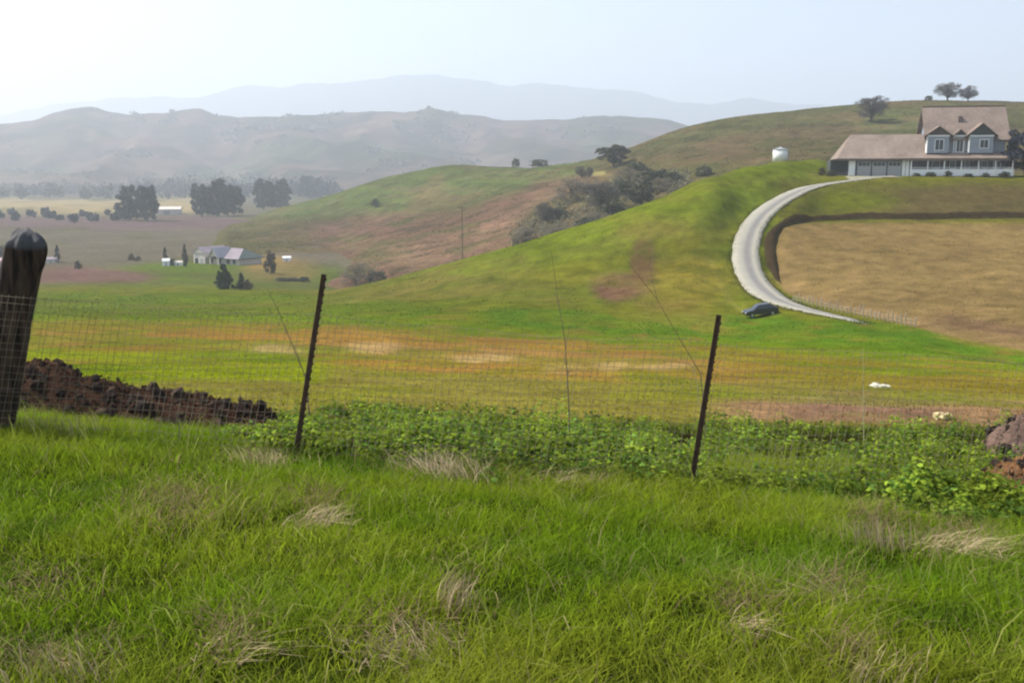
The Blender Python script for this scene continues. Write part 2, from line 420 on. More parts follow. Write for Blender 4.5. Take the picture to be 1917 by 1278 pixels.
def paint_ground(X, Y, Z):
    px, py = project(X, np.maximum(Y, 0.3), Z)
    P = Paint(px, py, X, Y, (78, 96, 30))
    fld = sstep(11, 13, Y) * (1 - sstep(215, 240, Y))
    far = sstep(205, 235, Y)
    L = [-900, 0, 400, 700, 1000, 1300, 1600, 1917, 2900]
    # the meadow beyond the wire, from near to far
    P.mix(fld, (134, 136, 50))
    P.band(L, 690, 800, (146, 142, 66), 8, where=fld)
    P.band([-900, 80, 300, 600], 655, 715, (140, 156, 40), 8, where=fld)
    P.band(L, [606, 606, 604, 612, 628, 640, 672, 690, 700], [655, 655, 658, 690, 700, 705, 720, 740, 745], (146, 134, 52), 10, amt=0.75, where=fld)
    P.band([150, 500, 800, 1100, 1400], [618, 612, 622, 640, 660], [652, 660, 696, 712, 718], (168, 130, 68), 9, 90, 0.75, where=fld)
    P.band([430, 700, 1000, 1330], [642, 640, 655, 668], [662, 664, 684, 696], (190, 158, 100), 6, 60, 0.35, where=fld)
    for cx, cy, rx, ry in ((700, 650, 60, 11), (895, 670, 55, 8), (1145, 682, 45, 8), (1245, 686, 45, 6), (520, 655, 40, 8), (1050, 690, 40, 8)):
        P.blob(cx, cy, rx, ry, (208, 176, 124), 0.6, where=fld)
    P.band(L, [548, 546, 548, 552, 575, 592, 600, 640, 660], [606, 604, 602, 610, 630, 648, 668, 695, 700], (120, 146, 38), 9, where=fld)
    P.band([900, 1150, 1400, 1700, 1917, 2600], [574, 584, 594, 606, 652, 660], [612, 625, 640, 656, 692, 700], (98, 138, 38), 8, where=fld, amt=0.85)
    P.band([1340, 1500, 1700, 1917, 2400], [745, 742, 745, 752, 760], [790, 788, 792, 800, 800], (176, 142, 108), 8, amt=0.8, where=sstep(10.5, 12, Y), xsoft=60)
    P.band([1480, 1600, 1760], [738, 735, 740], [782, 780, 784], (140, 112, 96), 8, 60, 0.6, where=sstep(10.5, 12, Y))
    P.mottle((104, 138, 34), 5, 0.15, 0.6, 41, fld, 2.2)
    P.mottle((160, 140, 70), 7, 0.3, 0.5, 42, fld, 2.0)
    P.mottle((132, 144, 44), 3.2, 0.1, 0.5, 45, fld, 1.6); P.mottle((166, 128, 72), 2.4, 0.34, 0.5, 46, fld * sstep(596, 612, py) * (1 - sstep(696, 712, py)), 1.6)
    for cx, cy, rx, ry in ((700, 650, 50, 9), (895, 670, 52, 7), (1145, 682, 45, 7), (1245, 686, 45, 5), (520, 655, 36, 7)):
        P.blob(cx, cy, rx, ry, (212, 182, 126), 0.4, where=fld)
    P.mix(sstep(6.9, 7.6, Y) * (1 - sstep(10.2, 11.5, Y)) * sstep(330, 420, px) * 0.85, (58, 48, 30))
    # the green spur below the driveway
    face = sstep(112, 122, Y) * (1 - sstep(225, 240, Y)) * sstep(0, 20, 600 - py)
    P.band([560, 863, 1000, 1235, 1400, 1700, 2900], 200, [548, 572, 578, 584, 590, 604, 640], (138, 144, 44), 8, where=face)
    P.band([760, 900, 1000, 1235, 1400, 1560], [440, 440, 400, 350, 300, 290], [520, 530, 500, 452, 400, 330], (136, 156, 44), 16, where=face)
    P.band([600, 760, 900, 1100], [500, 500, 520, 540], [560, 560, 560, 575], (146, 142, 70), 10, 80, 0.7, where=face)
    P.blob(1285, 525, 74, 56, (154, 146, 62), 1.0, where=face)
    P.blob(1165, 535, 62, 26, (134, 108, 84), 1.0, where=face)
    P.blob(1212, 492, 22, 44, (130, 106, 76), 0.9, where=face)
    P.blob(1250, 565, 50, 14, (150, 124, 86), 0.6, where=face)
    P.band([1310, 1400, 1480, 1600], 330, [560, 586, 592, 600], (112, 140, 38), 10, 22, 0.35, where=face)
    tr = np.abs(px - np.interp(py, [478, 500, 540, 575, 592], [1328, 1335, 1352, 1378, 1412]))
    P.mix((1 - sstep(2, 9, tr)) * sstep(476, 484, py) * (1 - sstep(586, 594, py)) * face * 0.7, (176, 172, 100))
    P.mix((1 - sstep(2, 8, np.abs(py - 484))) * sstep(1225, 1245, px) * (1 - sstep(1320, 1332, px)) * face * 0.6, (182, 160, 98))
    P.mottle((114, 136, 38), 9, 0.2, 0.55, 43, face)
    P.mottle((156, 146, 78), 12, 0.3, 0.5, 44, face)
    tz = fbm(X / 26, Z * 1.1, 48, 3); P.blob(1285, 525, 74, 56, (158, 148, 56), 0.7, where=face); P.blob(1160, 536, 58, 24, (138, 106, 82), 0.95, where=face); P.blob(1210, 495, 18, 40, (128, 102, 70), 0.85, where=face); P.blob(1225, 430, 60, 16, (140, 128, 66), 0.6, where=face); P.mix(face * sstep(0.1, 0.5, tz) * 0.45, (104, 118, 36)); P.mix(face * sstep(0.1, 0.5, -tz) * 0.35, (160, 154, 70)); P.mottle((96, 112, 34), 2.2, 0.2, 0.5, 49, face)
    # lawn bank below the house and the dry field
    P.band([1440, 1520, 1600, 2900], 336, 412, (122, 126, 46), 5, 30, where=face)
    P.band([1640, 1800, 2900], [352, 345, 345], 408, (128, 114, 74), 8, 80, 0.8, where=face)
    P.blob(1600, 375, 90, 18, (126, 140, 36), 0.7, where=face)
    fx = np.interp(py, [412, 440, 480, 520, 548, 560], [1470, 1450, 1444, 1450, 1470, 1500])
    fb = np.interp(px, [1440, 1500, 1560, 1700, 1800, 1917, 2900], [540, 560, 576, 608, 634, 656, 720])
    fm = sstep(-6, 10, px - fx) * sstep(-4, 5, fb - py) * sstep(-3, 4, py - 417) * sstep(70, 76, Y)
    P.mix(fm, (174, 152, 92))
    P.mix(fm * (1 - sstep(4, 26, fb - py)) * 0.8, (182, 156, 102))
    P.mix(fm * sstep(-14, 14, py - np.interp(px, [1700, 1917, 2500], [575, 612, 640])) * (1 - sstep(14, 34, py - np.interp(px, [1700, 1917, 2500], [575, 612, 640]))) * sstep(1700, 1800, px) * 0.7, (142, 112, 88))
    n = fbm(X / 3.0, Y / 3.0, 47, 5)
    P.mix(fm * sstep(0.0, 0.5, n) * 0.45, (182, 154, 96)); P.mix(fm * sstep(0.05, 0.5, -n) * 0.4, (142, 124, 64))
    # valley floor
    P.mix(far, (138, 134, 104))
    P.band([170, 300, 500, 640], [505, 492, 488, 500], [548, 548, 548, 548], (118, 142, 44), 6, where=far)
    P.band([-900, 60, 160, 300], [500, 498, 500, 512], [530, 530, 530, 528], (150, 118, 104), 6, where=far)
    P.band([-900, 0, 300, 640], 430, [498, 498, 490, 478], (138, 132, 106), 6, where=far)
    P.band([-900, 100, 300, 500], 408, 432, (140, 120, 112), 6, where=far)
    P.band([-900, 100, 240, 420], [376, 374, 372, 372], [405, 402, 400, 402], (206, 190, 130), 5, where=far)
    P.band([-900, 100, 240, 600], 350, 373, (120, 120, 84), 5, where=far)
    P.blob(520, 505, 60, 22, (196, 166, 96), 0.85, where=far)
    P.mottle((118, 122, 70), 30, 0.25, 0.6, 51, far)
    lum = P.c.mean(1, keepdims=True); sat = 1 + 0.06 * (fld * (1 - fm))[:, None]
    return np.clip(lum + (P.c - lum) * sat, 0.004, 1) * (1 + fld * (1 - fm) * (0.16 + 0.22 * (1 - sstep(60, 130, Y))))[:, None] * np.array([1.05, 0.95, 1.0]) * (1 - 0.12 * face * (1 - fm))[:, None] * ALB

def paint_hill(X, Y, Z):
    px, py = project(X, Y, Z)
    P = Paint(px, py, X, Y, (134, 122, 74), 1.6)
    P.band([300, 490, 740, 960, 1080], [380, 380, 300, 290, 280], [425, 412, 402, 360, 330], (124, 140, 70), 9)
    P.band([560, 700, 860, 1000, 1120], [410, 400, 395, 340, 322], [540, 540, 520, 470, 420], (152, 116, 92), 14)
    P.band([700, 860, 1000, 1060], [455, 430, 360, 335], [500, 478, 420, 375], (186, 146, 116), 14, 60, 0.7)
    P.band([960, 1040, 1150, 1260], [400, 360, 330, 320], 560, (126, 116, 74), 18)
    P.band([1160, 1270, 1500, 2900], [262, 230, 190, 170], [300, 300, 320, 340], (134, 118, 76), 14)
    P.blob(1560, 245, 150, 40, (138, 116, 84), 0.7)
    P.band([1200, 1330, 1500, 2900], [262, 225, 195, 170], [290, 262, 236, 222], (120, 124, 72), 10, 60, 0.7)
    P.blob(1690, 232, 60, 22, (122, 136, 78), 0.7)
    P.mix((1 - sstep(0.6, 1.3, np.hypot((px - 1124) / 20, (py - 326) / 5))) * 0.9, (226, 212, 130))
    tz = fbm(X / 45, Z * 0.55, 63, 4); P.mix(sstep(0.05, 0.5, tz) * 0.5, (96, 92, 54)); P.mix(sstep(0.1, 0.5, -tz) * 0.4, (166, 144, 100)); P.mottle((84, 84, 48), 5, 0.22, 0.6, 64)
    P.mottle((112, 116, 58), 14, 0.2, 0.6, 61); P.mottle((158, 128, 92), 18, 0.25, 0.5, 62)
    return P.c * ALB

# ------------------------------------------------------------------ setting: ground, hills, mountains
M_ground = mat_attr('meadow_soil', ((0.05, 0.2), (0.45, 0.34), (5.0, 0.4)), 0.95, bump=(3.0, 0.8, 0.2))
def build_ground():
    nr = 600
    core = np.linspace(-0.62, 0.62, 570)
    side = np.linspace(0.62, math.pi, 46)[1:]
    th = np.concatenate([-side[::-1], core, side])[1:]          # the seam behind the camera is closed below
    r = np.concatenate([[0.25], np.exp(np.linspace(math.log(0.8), math.log(260), nr - 80)), np.exp(np.linspace(math.log(262), math.log(7500), 79))])
    R, T = np.meshgrid(r, th, indexing='ij')
    X = (R * np.sin(T)).ravel(); Y = (R * np.cos(T)).ravel()
    Z = ground_z(X, Y)
    # a worn hollow keeps no water here: behind the camera the land is the same meadow
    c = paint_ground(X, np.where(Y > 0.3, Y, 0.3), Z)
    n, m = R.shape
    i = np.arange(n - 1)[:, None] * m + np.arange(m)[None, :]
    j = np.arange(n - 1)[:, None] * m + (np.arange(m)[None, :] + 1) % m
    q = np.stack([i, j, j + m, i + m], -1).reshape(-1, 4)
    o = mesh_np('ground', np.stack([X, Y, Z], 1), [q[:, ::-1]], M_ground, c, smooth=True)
    tag(o, 'green and ochre meadow falling away to the valley floor', kind='structure')
build_ground()

def sheet(name, us, Ys, zf, paint, m, label):
    U, YY = np.meshgrid(us, Ys, indexing='ij')
    Yv = YY.ravel(); Xv = (U * YY).ravel(); Zv = zf(Xv, Yv)
    a, b = U.shape
    i = np.arange(a - 1)[:, None] * b + np.arange(b - 1)[None, :]
    q = np.stack([i, i + b, i + b + 1, i + 1], -1).reshape(-1, 4)
    o = mesh_np(name, np.stack([Xv, Yv, Zv], 1), q, m, paint(Xv, Yv, Zv), smooth=True)
    return tag(o, label, kind='structure')
M_hill = mat_attr('hill_pasture', ((0.03, 0.2), (0.2, 0.36), (1.2, 0.4)), 0.95, bump=(0.6, 0.8, 1.0))
sheet('hills', np.linspace(-0.36, 0.95, 420), np.linspace(206, 640, 150), hill_z, paint_hill, M_hill,
      'rounded brown and green pasture hills behind the farmhouse')

FK_x = [-1500, -700, -300, 0, 75, 110, 150, 185, 215, 250, 300, 345, 385, 412, 450, 540, 600, 650, 700, 760, 800, 870, 905, 945, 1010, 1050, 1100, 1140, 1180, 1230, 1270, 1330, 1500, 1917, 2600, 3400]
FK_y = [262, 240, 226, 231, 226, 210, 201, 197, 203, 209, 204, 200, 199, 212, 213, 213, 211, 203, 199, 206, 203, 209, 213, 221, 221, 220, 212, 211, 215, 224, 235, 246, 240, 236, 230, 250]
def far_z(X, Y):
    u = X / Y; px = W / 2 + u * F * 1.010
    Yc = 2150 + 260 * fbm(u * 6, u * 0 + 2.2, 71, 3)
    zc = (ratio(np.interp(px, FK_x, FK_y))) * 2150
    t = np.clip((Y - 1180) / (Yc - 1180), 0, 1)
    b = np.clip((Y - Yc) / 900, 0, 1)
    zz = -30 + (zc + 30) * (0.16 * t + 0.84 * t ** 1.7) * (1 - 0.8 * sstep(0, 1, b))
    rid = 1 - np.abs(fbm(X / 240 + 0.3 * Y / 240, Y / 420, 73, 4)) * 2
    return zz + 34 * (rid - 0.6) * np.sin(math.pi * np.clip(t, 0, 1)) * sstep(0.05, 0.4, t) * (1 - sstep(0.75, 1, t)) + (9 * fbm(X / 85, Y / 85, 74, 4) - 1) * t
def far_paint(X, Y, Z):
    c = np.tile(lin((128, 104, 92)), (len(X), 1))
    n = fbm(X / 160, Y / 200, 81, 5)[:, None]
    c = c * (1 - sstep(0.0, 0.35, n)) + lin((100, 102, 66)) * sstep(0.0, 0.35, n)
    n2 = fbm(X / 90, Y / 120, 83, 5)[:, None]
    m = sstep(0.05, 0.3, n2) * 0.7
    c = c * (1 - m) + lin((62, 66, 40)) * m
    n3 = fbm(X / 38, Y / 60, 87, 4)[:, None]; m = sstep(0.1, 0.3, n3) * 0.7; c = c * (1 - m) + lin((50, 54, 40)) * m; m = sstep(0.15, 0.4, -n3) * 0.6; c = c * (1 - m) + lin((150, 128, 108)) * m
    return c * ALB
M_far = mat_attr('far_pasture', ((0.006, 0.3), (0.03, 0.45)), 0.95)
sheet('far_hills', np.linspace(-0.8, 1.0, 520), np.concatenate([np.linspace(1150, 2450, 170), np.linspace(2500, 3050, 14)]), far_z, far_paint, M_far, 'hazy grey brown range of hills across the valley')

MK_x = [-1800, -700, 0, 100, 200, 300, 400, 480, 560, 600, 660, 740, 800, 900, 980, 1060, 1150, 1210, 1280, 1330, 1370, 1400, 1450, 1500, 1560, 1700, 1917, 2600, 3600]
MK_y = [270, 240, 214, 191, 178, 170, 160, 154, 149, 147, 146, 138, 139, 145, 148, 155, 161, 172, 186, 193, 181, 174, 178, 188, 196, 205, 215, 235, 250]
def mtn_z(X, Y):
    u = X / Y; px = W / 2 + u * F * 1.010
    zc = ratio(np.interp(px, MK_x, MK_y)) * 6400
    t = np.clip((Y - 4600) / 1800, 0, 1); b = np.clip((Y - 6400) / 1200, 0, 1)
    rid = 1 - np.abs(fbm(X / 600, Y / 900, 91, 4)) * 2
    return -30 + (zc + 30) * t ** 1.25 * (1 - 0.7 * b) + 70 * (rid - 0.6) * np.sin(math.pi * t) * (1 - sstep(0.8, 1, t)) + (62 * fbm(X / 330, Y / 330, 92, 4) - 30) * t
def mtn_paint(X, Y, Z):
    c = np.tile(lin((92, 104, 104)), (len(X), 1)); n = fbm(X / 300, Y / 300, 95, 4)[:, None]
    return (c * (1 - 0.4 * sstep(0, 0.4, n))) * ALB
sheet('mountains', np.linspace(-0.95, 0.98, 400), np.linspace(4560, 7500, 70), mtn_z, mtn_paint, mat_attr('mountain_slope', ((0.003, 0.2),), 0.95), 'pale blue mountain range fading into the haze')

# ------------------------------------------------------------------ air
hz = MB().box(-7900, 7900, -7900, 7900, -70, 800)
def haze_mat():
    m = bpy.data.materials.new('haze'); m.use_nodes = True; nt = m.node_tree
    nt.nodes.remove(nt.nodes['Principled BSDF'])
    v = nt.nodes.new('ShaderNodeVolumePrincipled')
    v.inputs['Color'].default_value = (0.82, 0.88, 0.945, 1); v.inputs['Density'].default_value = HAZE_DENSITY
    v.inputs["Anisotropy"].default_value = 0.3
    nt.links.new(v.outputs[0], nt.nodes['Material Output'].inputs['Volume'])
    return m

# ------------------------------------------------------------------ driveway, earth bank
M_drive = None
def drive_mat():
    m, nt, b = new_mat('driveway_concrete')
    at_ = nt.nodes.new('ShaderNodeAttribute'); at_.attribute_name = 'Col'
    c = noise_mul(nt, at_.outputs['Color'], ((0.4, 0.1), (4.0, 0.12)))
    nt.links.new(c, b.inputs['Base Color']); b.inputs['Roughness'].default_value = 0.9
    return m
def ribbon(path3, half, prof, name, m, cols, ramp=None, sink=None, level=None):
    """path3 (n,2) ground X,Y; prof list of (offset/half, height over ground); cols list of rgb per profile point"""
    t = np.gradient(path3, axis=0); t /= np.linalg.norm(t, axis=1)[:, None]
    nrm = np.stack([-t[:, 1], t[:, 0]], 1)
    V = []; C = []
    for (o, h), c in zip(prof, cols):
        hw = half if hasattr(half, '__len__') else np.full(len(path3), half)
        q = path3 + nrm * (o * hw)[:, None]
        z = (ground_z(q[:, 0], q[:, 1]) if level is None else level) + h * (ramp if ramp is not None else 1.0) + (sink if sink is not None else 0.0)
        V.append(np.column_stack([q, z])); C.append(np.tile(lin(c) * ALB, (len(q), 1)))
    k = len(prof); n = len(path3)
    V = np.stack(V, 1).reshape(-1, 3); C = np.stack(C, 1).reshape(-1, 3)
    i = np.arange(n - 1)[:, None] * k + np.arange(k - 1)[None, :]
    q = np.stack([i, i + 1, i + k + 1, i + k], -1).reshape(-1, 4)
    return mesh_np(name, V, q, m, C, smooth=True)
g0, g1, g2 = (236, 228, 204), (222, 216, 198), (186, 180, 172)
_t = np.linspace(0, 1, 220)
dw = ribbon(dpath, (1.9 - 1.45 * sstep(0.72, 1.0, _t)) * (1 + 0.07 * fbm(_t * 70, _t * 0, 12, 3)), [(-1.04, -0.15), (-1.0, 0.13), (-0.55, 0.16), (-0.25, 0.16), (0, 0.165), (0.25, 0.16), (0.55, 0.16), (1.0, 0.13), (1.04, -0.15)], 'driveway', drive_mat(), [g0, g0, g0, g1, g2, g2, g0, g0, g0], sink=-0.2 * sstep(0.94, 1.0, _t), level=ROAD_Z)
tag(dw, 'pale concrete driveway curving up to the farmhouse', kind='structure')
ap = MB()
pa, pb = on_ground(1588, 336), on_ground(1692, 334)
M_apron = mat('apron_concrete', tuple(lin((222, 212, 180)) * ALB), 0.9, ((0.5, 0.1),))
_x = np.linspace(0, 1, 14); _y = np.linspace(-3.2, 2.5, 6); _V = []
for a in _x:
    for b in _y:
        X = pa.x + (pb.x - pa.x) * a; Y = 186.0 + b - a * 0.5
        _V.append((X, Y, float(ground_z(X, Y)) + 0.12))
_i = np.arange(13)[:, None] * 6 + np.arange(5)[None, :]
tag(mesh_np('garage_apron', _V, np.stack([_i, _i + 6, _i + 7, _i + 1], -1).reshape(-1, 4), M_apron), 'pale concrete apron in front of the garage', kind='structure')

BK = [(1468, 540), (1452, 515), (1443, 485), (1442, 458), (1450, 434), (1472, 418), (1510, 411), (1600, 408), (1750, 407), (1917, 405), (2060, 404)]
bpath = path_on_ground(BK, 260)
M_bank = mat_attr('bank_earth', ((0.3, 0.25), (2.0, 0.3)), 0.95, bump=(2.0, 0.8, 0.3))
_t = np.linspace(0, 1, 260); _r = sstep(0, 0.16, _t)
bk = ribbon(bpath, (0.2 + 0.62 * _r + 0.2 * sstep(0.3, 0.4, _t)) * (1 + 0.18 * fbm(_t * 40, _t * 0, 9, 3)), [(-1.3, -0.2), (-0.7, 0.45), (-0.3, 0.75), (0.15, 0.7), (0.6, 0.35), (1.3, -0.2)], 'earth_bank', M_bank, [(104, 92, 44), (92, 74, 44), (88, 70, 46), (84, 66, 44), (86, 70, 44), (100, 88, 44)], ramp=_r * (1 + 0.35 * fbm(_t * 60, _t * 0 + 3, 10, 3)), sink=-0.12 * (1 - _r))
tag(bk, 'low dark earth bank edging the dry brown field', 'bank')

# ------------------------------------------------------------------ trees
def leaf_faces(C, size, r, flat=0.0, seed=0, bladed=False):
    """four-cornered leaf clumps centred at C with random tilt"""
    g = np.random.default_rng(seed); n = len(C)
    a = g.normal(size=(n, 3)); a /= np.linalg.norm(a, axis=1)[:, None]
    b = g.normal(size=(n, 3)); b -= a * (a * b).sum(1)[:, None]; b /= np.linalg.norm(b, axis=1)[:, None]
    if flat: a[:, 2] *= (1 - flat); b[:, 2] *= (1 - flat)
    s = size * g.uniform(0.6, 1.4, n)[:, None]; w = s * (0.07 if bladed else g.uniform(0.45, 0.9, n)[:, None])
    V = np.stack([C - a * s, C + b * w, C + a * s, C - b * w], 1).reshape(-1, 3)
    return V, np.arange(4 * n).reshape(-1, 4)

def crown_points(kind, g, nclump, per):
    """clump centres in a unit crown: x,y in -0.5..0.5, z in 0..1"""
    cs = []
    while len(cs) < nclump:
        p = g.uniform(-1, 1, 3)
        if kind in ('oak', 'bare'):
            z = 0.2 + 0.76 * (p[2] * 0.5 + 0.5); q = (z - 0.56) / 0.42
            rr = math.hypot(p[0], p[1])
            if rr * rr + q * q > 1 or rr * rr + q * q < 0.12: continue
            cs.append((p[0] * 0.44, p[1] * 0.44, z))
        elif kind == 'bush':
            rr = math.hypot(p[0], p[1]); z = abs(p[2])
            if rr * rr + z * z > 1 or rr * rr + z * z < 0.2: continue
            cs.append((p[0] * 0.44, p[1] * 0.44, 0.1 + z * 0.82))
        elif kind == 'eucalyptus':
            rr = math.hypot(p[0], p[1]); z = p[2] * 0.5 + 0.5
            lim = 0.55 + 0.45 * math.sin(math.pi * min(1, z * 0.9 + 0.12))
            if rr > lim or rr < 0.2 * lim: continue
            cs.append((p[0] * 0.43, p[1] * 0.43, 0.08 + z * 0.86))
        elif kind == 'conifer':
            z = g.uniform(0, 1) ** 1.4; lim = 1.0 - 0.88 * z
            an = g.uniform(0, 6.283); rr = lim * g.uniform(0.35, 1)
            cs.append((math.cos(an) * rr * 0.46, math.sin(an) * rr * 0.46, 0.08 + z * 0.88))
        else:                       # cypress
            z = g.uniform(0, 1); lim = min(1, 0.55 + z * 2) * (1 - 0.75 * max(0, z - 0.35) / 0.65)
            an = g.uniform(0, 6.283); rr = lim * g.uniform(0.2, 1)
            cs.append((math.cos(an) * rr * 0.44, math.sin(an) * rr * 0.44, 0.05 + z * 0.92))
    return np.array(cs)

M_leaf = {}
def leafmat(key, rgb):
    if key not in M_leaf:
        m, nt, b = new_mat('leaves_' + key)
        r = nt.nodes.new('ShaderNodeRGB'); r.outputs[0].default_value = (*rgb, 1)
        oi = nt.nodes.new('ShaderNodeNewGeometry')
        hs = nt.nodes.new('ShaderNodeHueSaturation'); mr = nt.nodes.new('ShaderNodeMapRange')
        mr.inputs['To Min'].default_value = 0.5; mr.inputs['To Max'].default_value = 1.9
        nt.links.new(oi.outputs['Random Per Island'], mr.inputs['Value']); nt.links.new(mr.outputs[0], hs.inputs['Value'])
        nt.links.new(r.outputs[0], hs.inputs['Color']); nt.links.new(hs.outputs[0], b.inputs['Base Color'])
        b.inputs['Roughness'].default_value = 0.7
        tr = nt.nodes.new('ShaderNodeBsdfTranslucent'); nt.links.new(hs.outputs[0], tr.inputs['Color'])
        mx = nt.nodes.new('ShaderNodeMixShader'); mx.inputs[0].default_value = 0.25
        nt.links.new(b.outputs[0], mx.inputs[1]); nt.links.new(tr.outputs[0], mx.inputs[2]); nt.links.new(mx.outputs[0], nt.nodes['Material Output'].inputs['Surface'])
        M_leaf[key] = m
    return M_leaf[key]
M_barkd = mat('bark', (0.07, 0.058, 0.045), 0.9, ((3.0, 0.3),))
LEAF = {'oak': (0.068, 0.070, 0.038), 'bare': (0.085, 0.074, 0.058), 'bush': (0.070, 0.076, 0.036), 'eucalyptus': (0.034, 0.044, 0.042),
        'conifer': (0.022, 0.040, 0.016), 'cypress': (0.040, 0.040, 0.028), 'greybush': (0.150, 0.126, 0.082), 'bluetree': (0.022, 0.027, 0.042), 'brownbush': (0.085, 0.062, 0.042)}
TREE_CACHE = {}
def tree_meshes(kind, var):
    if (kind, var) in TREE_CACHE: return TREE_CACHE[(kind, var)]
    seed = sum(map(ord, kind)) * 7 + var; g = np.random.default_rng(seed)
    shape = {'greybush': 'bush', 'bluetree': 'oak', 'brownbush': 'bush'}.get(kind, kind)
    twiggy = kind in ('bare', 'greybush')
    nc = {'oak': 60, 'bare': 60, 'bush': 40, 'eucalyptus': 95, 'conifer': 110, 'cypress': 60}[shape]
    cs = crown_points(shape, g, nc, 0)
    tb = MB(); multi = shape == 'bush'
    top = {'oak': 0.62, 'bare': 0.66, 'bush': 0.4, 'eucalyptus': 0.85, 'conifer': 0.96, 'cypress': 0.9}[shape]
    lean = g.normal(0, 0.03, 2)
    def trunk_at(t): return Vector((lean[0] * math.sin(t * 3), lean[1] * math.sin(t * 2.4), -0.03 + t * (top + 0.03)))
    r0 = {'oak': 0.032, 'bare': 0.03, 'bush': 0.02, 'eucalyptus': 0.028, 'conifer': 0.025, 'cypress': 0.025}[shape]
    tb.tube([trunk_at(t) for t in (0, 0.15, 0.4, 0.7, 1)], [r0 * 1.35, r0, r0 * 0.8, r0 * 0.55, r0 * 0.15], 7)
    for k, c in enumerate(cs):
        if shape in ('eucalyptus', 'conifer', 'cypress') and k % 2: continue
        c = Vector(c); t = min(0.95, max(0.02 if multi else 0.22, (c.z - 0.22 * math.hypot(c.x, c.y) * 2) / top * 0.75))
        a = trunk_at(t); mid = a.lerp(c, 0.5) + Vector(g.normal(0, 0.02, 3)) + Vector((0, 0, 0.02))
        tb.tube([a, mid, c], [r0 * 0.42, r0 * 0.24, r0 * 0.06], 4, False)
    tm = tb.mesh('trunk_' + kind, M_barkd)
    cl = {'oak': 0.105, 'bare': 0.12, 'bush': 0.15, 'eucalyptus': 0.085, 'conifer': 0.07, 'cypress': 0.085}[shape]
    per = 56 if not twiggy else 80
    C = []
    for c in cs:
        rad = cl * g.uniform(0.65, 1.3)
        d = g.normal(size=(per, 3)); d /= np.linalg.norm(d, axis=1)[:, None]
        C.append(np.array(c) + d * rad * g.uniform(0.3, 1, (per, 1)) ** 0.6 * np.array([1, 1, 0.75]))
    C = np.concatenate(C); C[:, 2] = np.clip(C[:, 2], 0.02, 1.02)
    if twiggy:
        V, Fq = leaf_faces(C, 0.05, 0, 0, seed, True)
        V2, F2 = leaf_faces(C[::3], 0.014, 0, 0, seed + 1); V = np.concatenate([V, V2]); Fq = np.concatenate([Fq, F2 + len(V) - len(V2)])
    else:
        V, Fq = leaf_faces(C, {'conifer': 0.032, 'cypress': 0.04}.get(shape, 0.036), 0, 0, seed)
    cm = mesh_np('crown_' + kind, V, Fq, leafmat(kind, LEAF[kind]), link=False)
    TREE_CACHE[(kind, var)] = (tm, cm)
    return TREE_CACHE[(kind, var)]

def tree(name, kind, base, h, w, label, cat='tree', group=None, var=0, rz=None):
    o = empty(name, base, (var * 1.7 + base[0] * 0.37) if rz is None else rz)
    tm, cm = tree_meshes(kind, var % 3)
    s = (w, w, h)
    for nm, me in (('trunk' if cat == 'tree' else 'stem', tm), ('crown' if cat == 'tree' else 'foliage', cm)):
        c = obj(nm, me, o); c.scale = s
    tag(o, label, cat, group)
    return o

def px_tree(name, kind, px, py, hpx, wpx, label, where='hill', cat='tree', group=None, var=0, Y=None, sink=0.0):
    if Y is not None:
        u = float(utan(px, py)); fn = ground_z if where == 'ground' else hill_z
        p = Vector((u * Y, Y, float(fn(u * Y, Y))))
    else:
        p = on_ground(px, py) if where == 'ground' else on_hill(px, py)
        if p is None: print('MISS', label); return
    k = p.length / F
    return tree(name, kind, (p.x, p.y, p.z - 0.1 - sink), hpx * k, wpx * k, label, cat, group, var)

def at_crest(px, fn, y0, y1):
    """where the column of a pixel has its skyline"""
    Ys = np.linspace(y0, y1, 500); u = float(utan(px, 300))
    r = fn(u * Ys, Ys) / Ys; i = int(np.argmax(r)); return float(Ys[i])

# oaks on the skyline
px_tree('oak_tree', 'bare', 1632, 228, 46, 62, 'bare grey oak with a wide crown on the hillside above the garage', var=0)
px_tree('oak_tree', 'bare', 1774, 192, 30, 48, 'wider of the two bare trees standing on the skyline above the house', Y=at_crest(1774, hill_z, 300, 500) - 2, var=1)
px_tree('oak_tree', 'bare', 1812, 192, 26, 34, 'narrower right tree of the pair on the skyline above the house', Y=at_crest(1812, hill_z, 300, 500) - 2, var=2)
px_tree('oak_tree', 'bush', 1738, 192, 10, 14, 'tiny shrub on the skyline left of the bare tree pair', Y=at_crest(1738, hill_z, 300, 500) - 2, cat='shrub')
# gully between the spur and the brown hill
G = 'trees and bushes in the gully'
px_tree('oak_tree', 'oak', 1150, 312, 42, 66, 'dark round oak breaking the skyline at the head of the gully', group=G, var=0)
px_tree('oak_tree', 'bush', 1010, 314, 16, 40, 'flat dark bush on the crest of the green slope', cat='bush', group=G, var=1, Y=at_crest(1010, hill_z, 300, 520))
px_tree('oak_tree', 'bush', 965, 314, 18, 18, 'small round bush on the crest left of the flat bush', cat='bush', group=G, var=2, Y=at_crest(965, hill_z, 300, 520))
px_tree('oak_tree', 'bare', 1088, 334, 24, 26, 'thin brown tree left of the pale clearing in the gully', group=G, var=2)
px_tree('oak_tree', 'bare', 1104, 334, 22, 16, 'thin brown tree touching the left end of the pale clearing', group=G, var=1)
px_tree('oak_tree', 'greybush', 1070, 378, 46, 74, 'grey leafless thicket at the left of the gully', cat='bush', group=G, var=0)
px_tree('oak_tree', 'bare', 1128, 398, 62, 78, 'brownish bare oak in the middle of the gully', group=G, var=0)
px_tree('oak_tree', 'oak', 1145, 408, 34, 52, 'dark purple oak low in the middle of the gully', group=G, var=1)
px_tree('oak_tree', 'oak', 1200, 388, 50, 60, 'blue green oak at the lip of the green spur', group=G, var=2)
